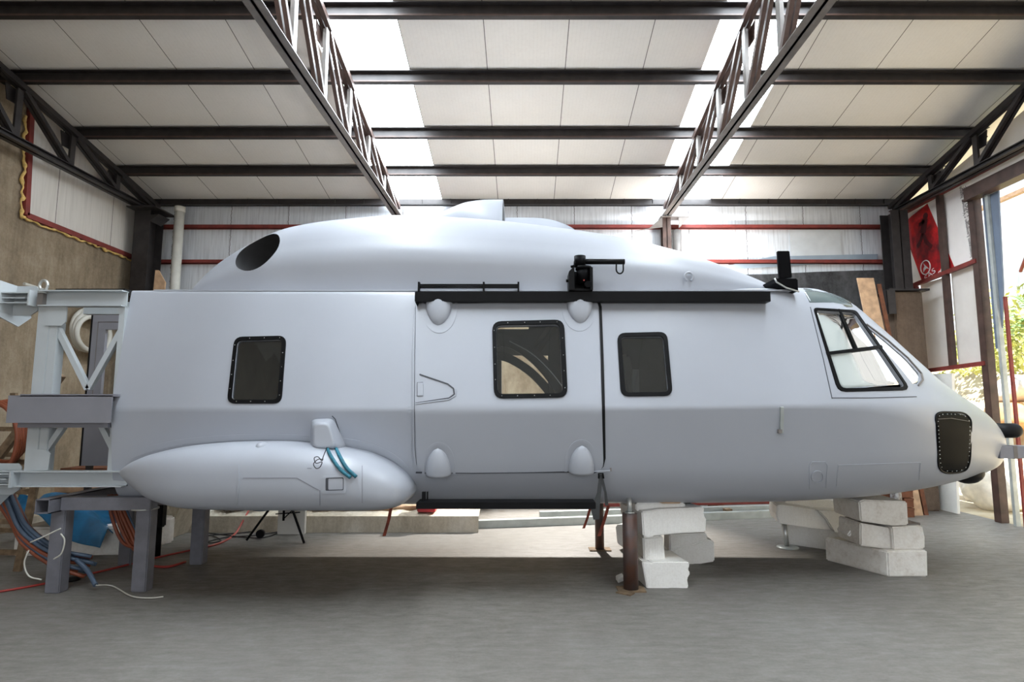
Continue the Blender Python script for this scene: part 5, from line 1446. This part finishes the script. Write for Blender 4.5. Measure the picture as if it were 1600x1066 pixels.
# sheet in the plane of the wall
obj('sheet', MB().prism([WP(9.97, 4.9), WP(8.45, 4.9), WP(8.45, 3.73), WP(9.55, 3.70)], (.004, 0, 0)), 'print_white', BN)
ru = [wr(1411, 355), wr(1447, 318), wr(1490, 449), wr(1475, 440), wr(1446, 447)]
def wq(px, py, o): p_ = atX(px, py, xx-o); return p_
red = [wq(1409, 352, .003), wq(1424, 338, .003), wq(1449, 318, .003), wq(1494, 424, .003), wq(1441, 441, .003)]
obj('printed_area', MB().prism(red, (.001, 0, 0)), 'advert_print', BN)
dk = [wq(1409, 352, .005), wq(1421, 341, .005), wq(1427, 395, .005), ]
obj('dark_corner', MB().prism(dk, (.001, 0, 0)), 'box_red', BN)
# dark running figure: simple generic shapes
fg = MB()
def wtube(m, pts, r): 
    P_ = [wq(x, y_, .006) for x, y_ in pts]
    for a_, b_ in zip(P_[:-1], P_[1:]): m.bar(a_, b_, r*2, .002, (1, 0, 0))
fg.lathe(wq(1446, 338, .006), [(.06, 0), (.06, .002)], 16, (-1, 0, 0))
wtube(fg, [(1445, 342), (1442, 364)], .07); wtube(fg, [(1445, 345), (1436, 352)], .03); wtube(fg, [(1442, 364), (1447, 378), (1456, 386)], .035); wtube(fg, [(1442, 364), (1438, 378), (1433, 386)], .035)
obj('runner_print', fg, 'advert_print', BN)
me_ = bpy.data.materials.new('print_shade'); simple('print_shade', rgb(84, 24, 28), .5); bpy.data.objects['runner_print'].data.materials[0] = MATS['print_shade']
# emblem: ring with a swooping bird shape
ec_ = wq(1446, 418, .007); m = MB()
ring = [ec_+Vector((0, .115*math.cos(t), .115*math.sin(t))) for t in [2*math.pi*i/28 for i in range(29)]]
m.tube(ring, .010, 6, cap=False)
m.prism([ec_+Vector((0, a_, b_)) for a_, b_ in ((.055, -.075), (.05, -.01), (.02, .02), (.045, .085), (-.01, .03), (-.085, -.045), (-.03, -.02), (.02, -.04))], (-.002, 0, 0))
obj('emblem', m, 'print_white', BN)
m = MB(); hc = wq(1471, 425, .007)
hp_ = [hc+Vector((0, a_*.05, b_*.05)) for a_, b_ in ((1.2, -1), (1.3, 0), (.7, .5), (.3, 0), (.1, .9), (-.6, 1.2), (-1.1, .4), (-.7, -.5), (-.3, -1.2))]
m.tube(spline(hp_, 4), .006, 6); obj('emblem', m, 'print_white', BN)
def text(s, pos, size, ydir, zrot, mat, name='lettering', parent=BN):
    cu = bpy.data.curves.new(name, 'FONT'); cu.body = s; cu.size = size; cu.extrude = .0005
    o = bpy.data.objects.new('t', cu); COL.objects.link(o)
    bpy.context.view_layer.update()
    me = bpy.data.meshes.new_from_object(o.evaluated_get(bpy.context.evaluated_depsgraph_get()))
    bpy.data.objects.remove(o); bpy.data.curves.remove(cu)
    # text plane: local x -> along given direction in the wall plane, facing -X
    u = Vector((0, -math.cos(zrot), math.sin(zrot))); v_ = Vector((0, math.sin(zrot), math.cos(zrot)))
    for v in me.vertices: v.co = Vector(pos)+u*v.co.x+v_*v.co.y+Vector((-1, 0, 0))*v.co.z-WORLD[parent]
    me.materials.clear(); return obj(name, me, mat, parent)
# writing runs up the right-hand sheet
def tw(s, pxa, pxb, size, mat):
    a_ = wq(*pxa, .008); b_ = wq(*pxb, .008); d = b_-a_
    ang = math.atan2(d.z, -d.y); o = text(s, a_, size, 0, ang, mat); 
    L = max((v.co+WORLD[BN]-a_).dot(d.normalized()) for v in o.data.vertices); k_ = d.length/L
    for v in o.data.vertices:
        q_ = v.co+WORLD[BN]-a_; al = q_.dot(d.normalized()); v.co = a_+q_+d.normalized()*(al*(k_-1))-WORLD[BN]
tw('Unistream Lansman • Vernıen hazne', (1521, 405), (1502, 291), .085, 'print_grey')
tw('310 • ISO 14001 : BE', (1526, 385), (1509, 290), .12, 'print_grey')
tw('SAS', (1446, 440), (1462, 425), .13, 'print_white')
simple('loose_grey', rgb(206, 210, 214), 0.5, var=0.05)
# loose panel on the back wall at right
tag(obj('loose_sheet', MB().box2((atY(1234, 368, 9.97).x, 9.975, 4.12), (atY(1314, 368, 9.97).x, 9.99, 4.66)), 'loose_grey', bevel=.004), 'loose pale sheet fixed over the back wall above the right end of the fuselage', 'sheet')
tag(obj('flashing_strip', MB().prism([(3.5, 9.965, 3.95), (6.1, 9.965, 4.10), (6.1, 9.965, 4.22), (4.3, 9.965, 4.18), (3.5, 9.965, 4.02)], (0, .01, 0)), 'sheet_grey'), 'blue-grey metal flashing strip along the top of the dark wall', 'flashing')
WORLD_S, SUN_S, SPOT1, SPOT2, UP = 1.8, 17.0, 260, 1500, 170
# ================================================================== LIGHT
w = bpy.data.worlds.new('world'); scn.world = w; w.use_nodes = True
nt = w.node_tree; nt.nodes.clear()
bg = nt.nodes.new('ShaderNodeBackground'); wo = nt.nodes.new('ShaderNodeOutputWorld')
tc = nt.nodes.new('ShaderNodeTexCoord'); sx_ = nt.nodes.new('ShaderNodeSeparateXYZ'); rp_ = nt.nodes.new('ShaderNodeValToRGB')
nt.links.new(tc.outputs['Generated'], sx_.inputs[0])
mr = nt.nodes.new('ShaderNodeMapRange'); mr.inputs[1].default_value = -1; mr.inputs[2].default_value = 1
nt.links.new(sx_.outputs[2], mr.inputs[0]); nt.links.new(mr.outputs[0], rp_.inputs[0])
e = rp_.color_ramp.elements
e[0].position = 0.0; e[0].color = (0.55, 0.52, 0.48, 1); e[1].position = 1.0; e[1].color = (0.62, 0.78, 1.0, 1)
x = e.new(0.49); x.color = (0.6, 0.57, 0.52, 1); x = e.new(0.52); x.color = (0.92, 0.96, 1.0, 1)
nt.links.new(rp_.outputs[0], bg.inputs[0]); bg.inputs[1].default_value = WORLD_S
nt.links.new(bg.outputs[0], wo.inputs[0])
def light(kind, name, loc, target, energy, color=(1, 1, 1), size=.5, **k):
    l = bpy.data.lights.new(name, kind); l.energy = energy; l.color = color
    if kind == 'AREA': l.shape = 'RECTANGLE'; l.size = size; l.size_y = k.pop('size_y', size)
    if kind in ('SPOT', 'POINT'): l.shadow_soft_size = size
    if kind == 'SPOT': l.spot_size = k.pop('spot', 1.2); l.spot_blend = k.pop('blend', .6)
    if kind == 'SUN': l.angle = R(.6)
    o = bpy.data.objects.new(name, l); COL.objects.link(o); o.location = loc
    o.rotation_euler = (Vector(target)-Vector(loc)).to_track_quat('-Z', 'Y').to_euler(); return o
light('SUN', 'sun', (0, 0, 20), Vector((0, 0, 20))+Vector((.10, .38, -.92)), SUN_S, (1, .96, .9))
# lamps behind the fuselage, plus an upward spot added for the ceiling
light('SPOT', 'rear_spot', (2.75, 8.9, 3.3), (2.85, 9.95, 4.35), SPOT1, (1, .97, .93), .12, spot=1.9, blend=.8)
light('SPOT', 'rear_spot', (0.0, 8.2, 2.6), (0.0, 7.6, 5.5), UP, (1, .97, .93), .3, spot=2.6, blend=1)  # added to brighten the middle of the ceiling
light('SPOT', 'rear_spot', (0.6, 9.4, 3.0), (0.3, 7.3, 0.0), SPOT2, (1, .96, .9), .06, spot=1.35, blend=.5)
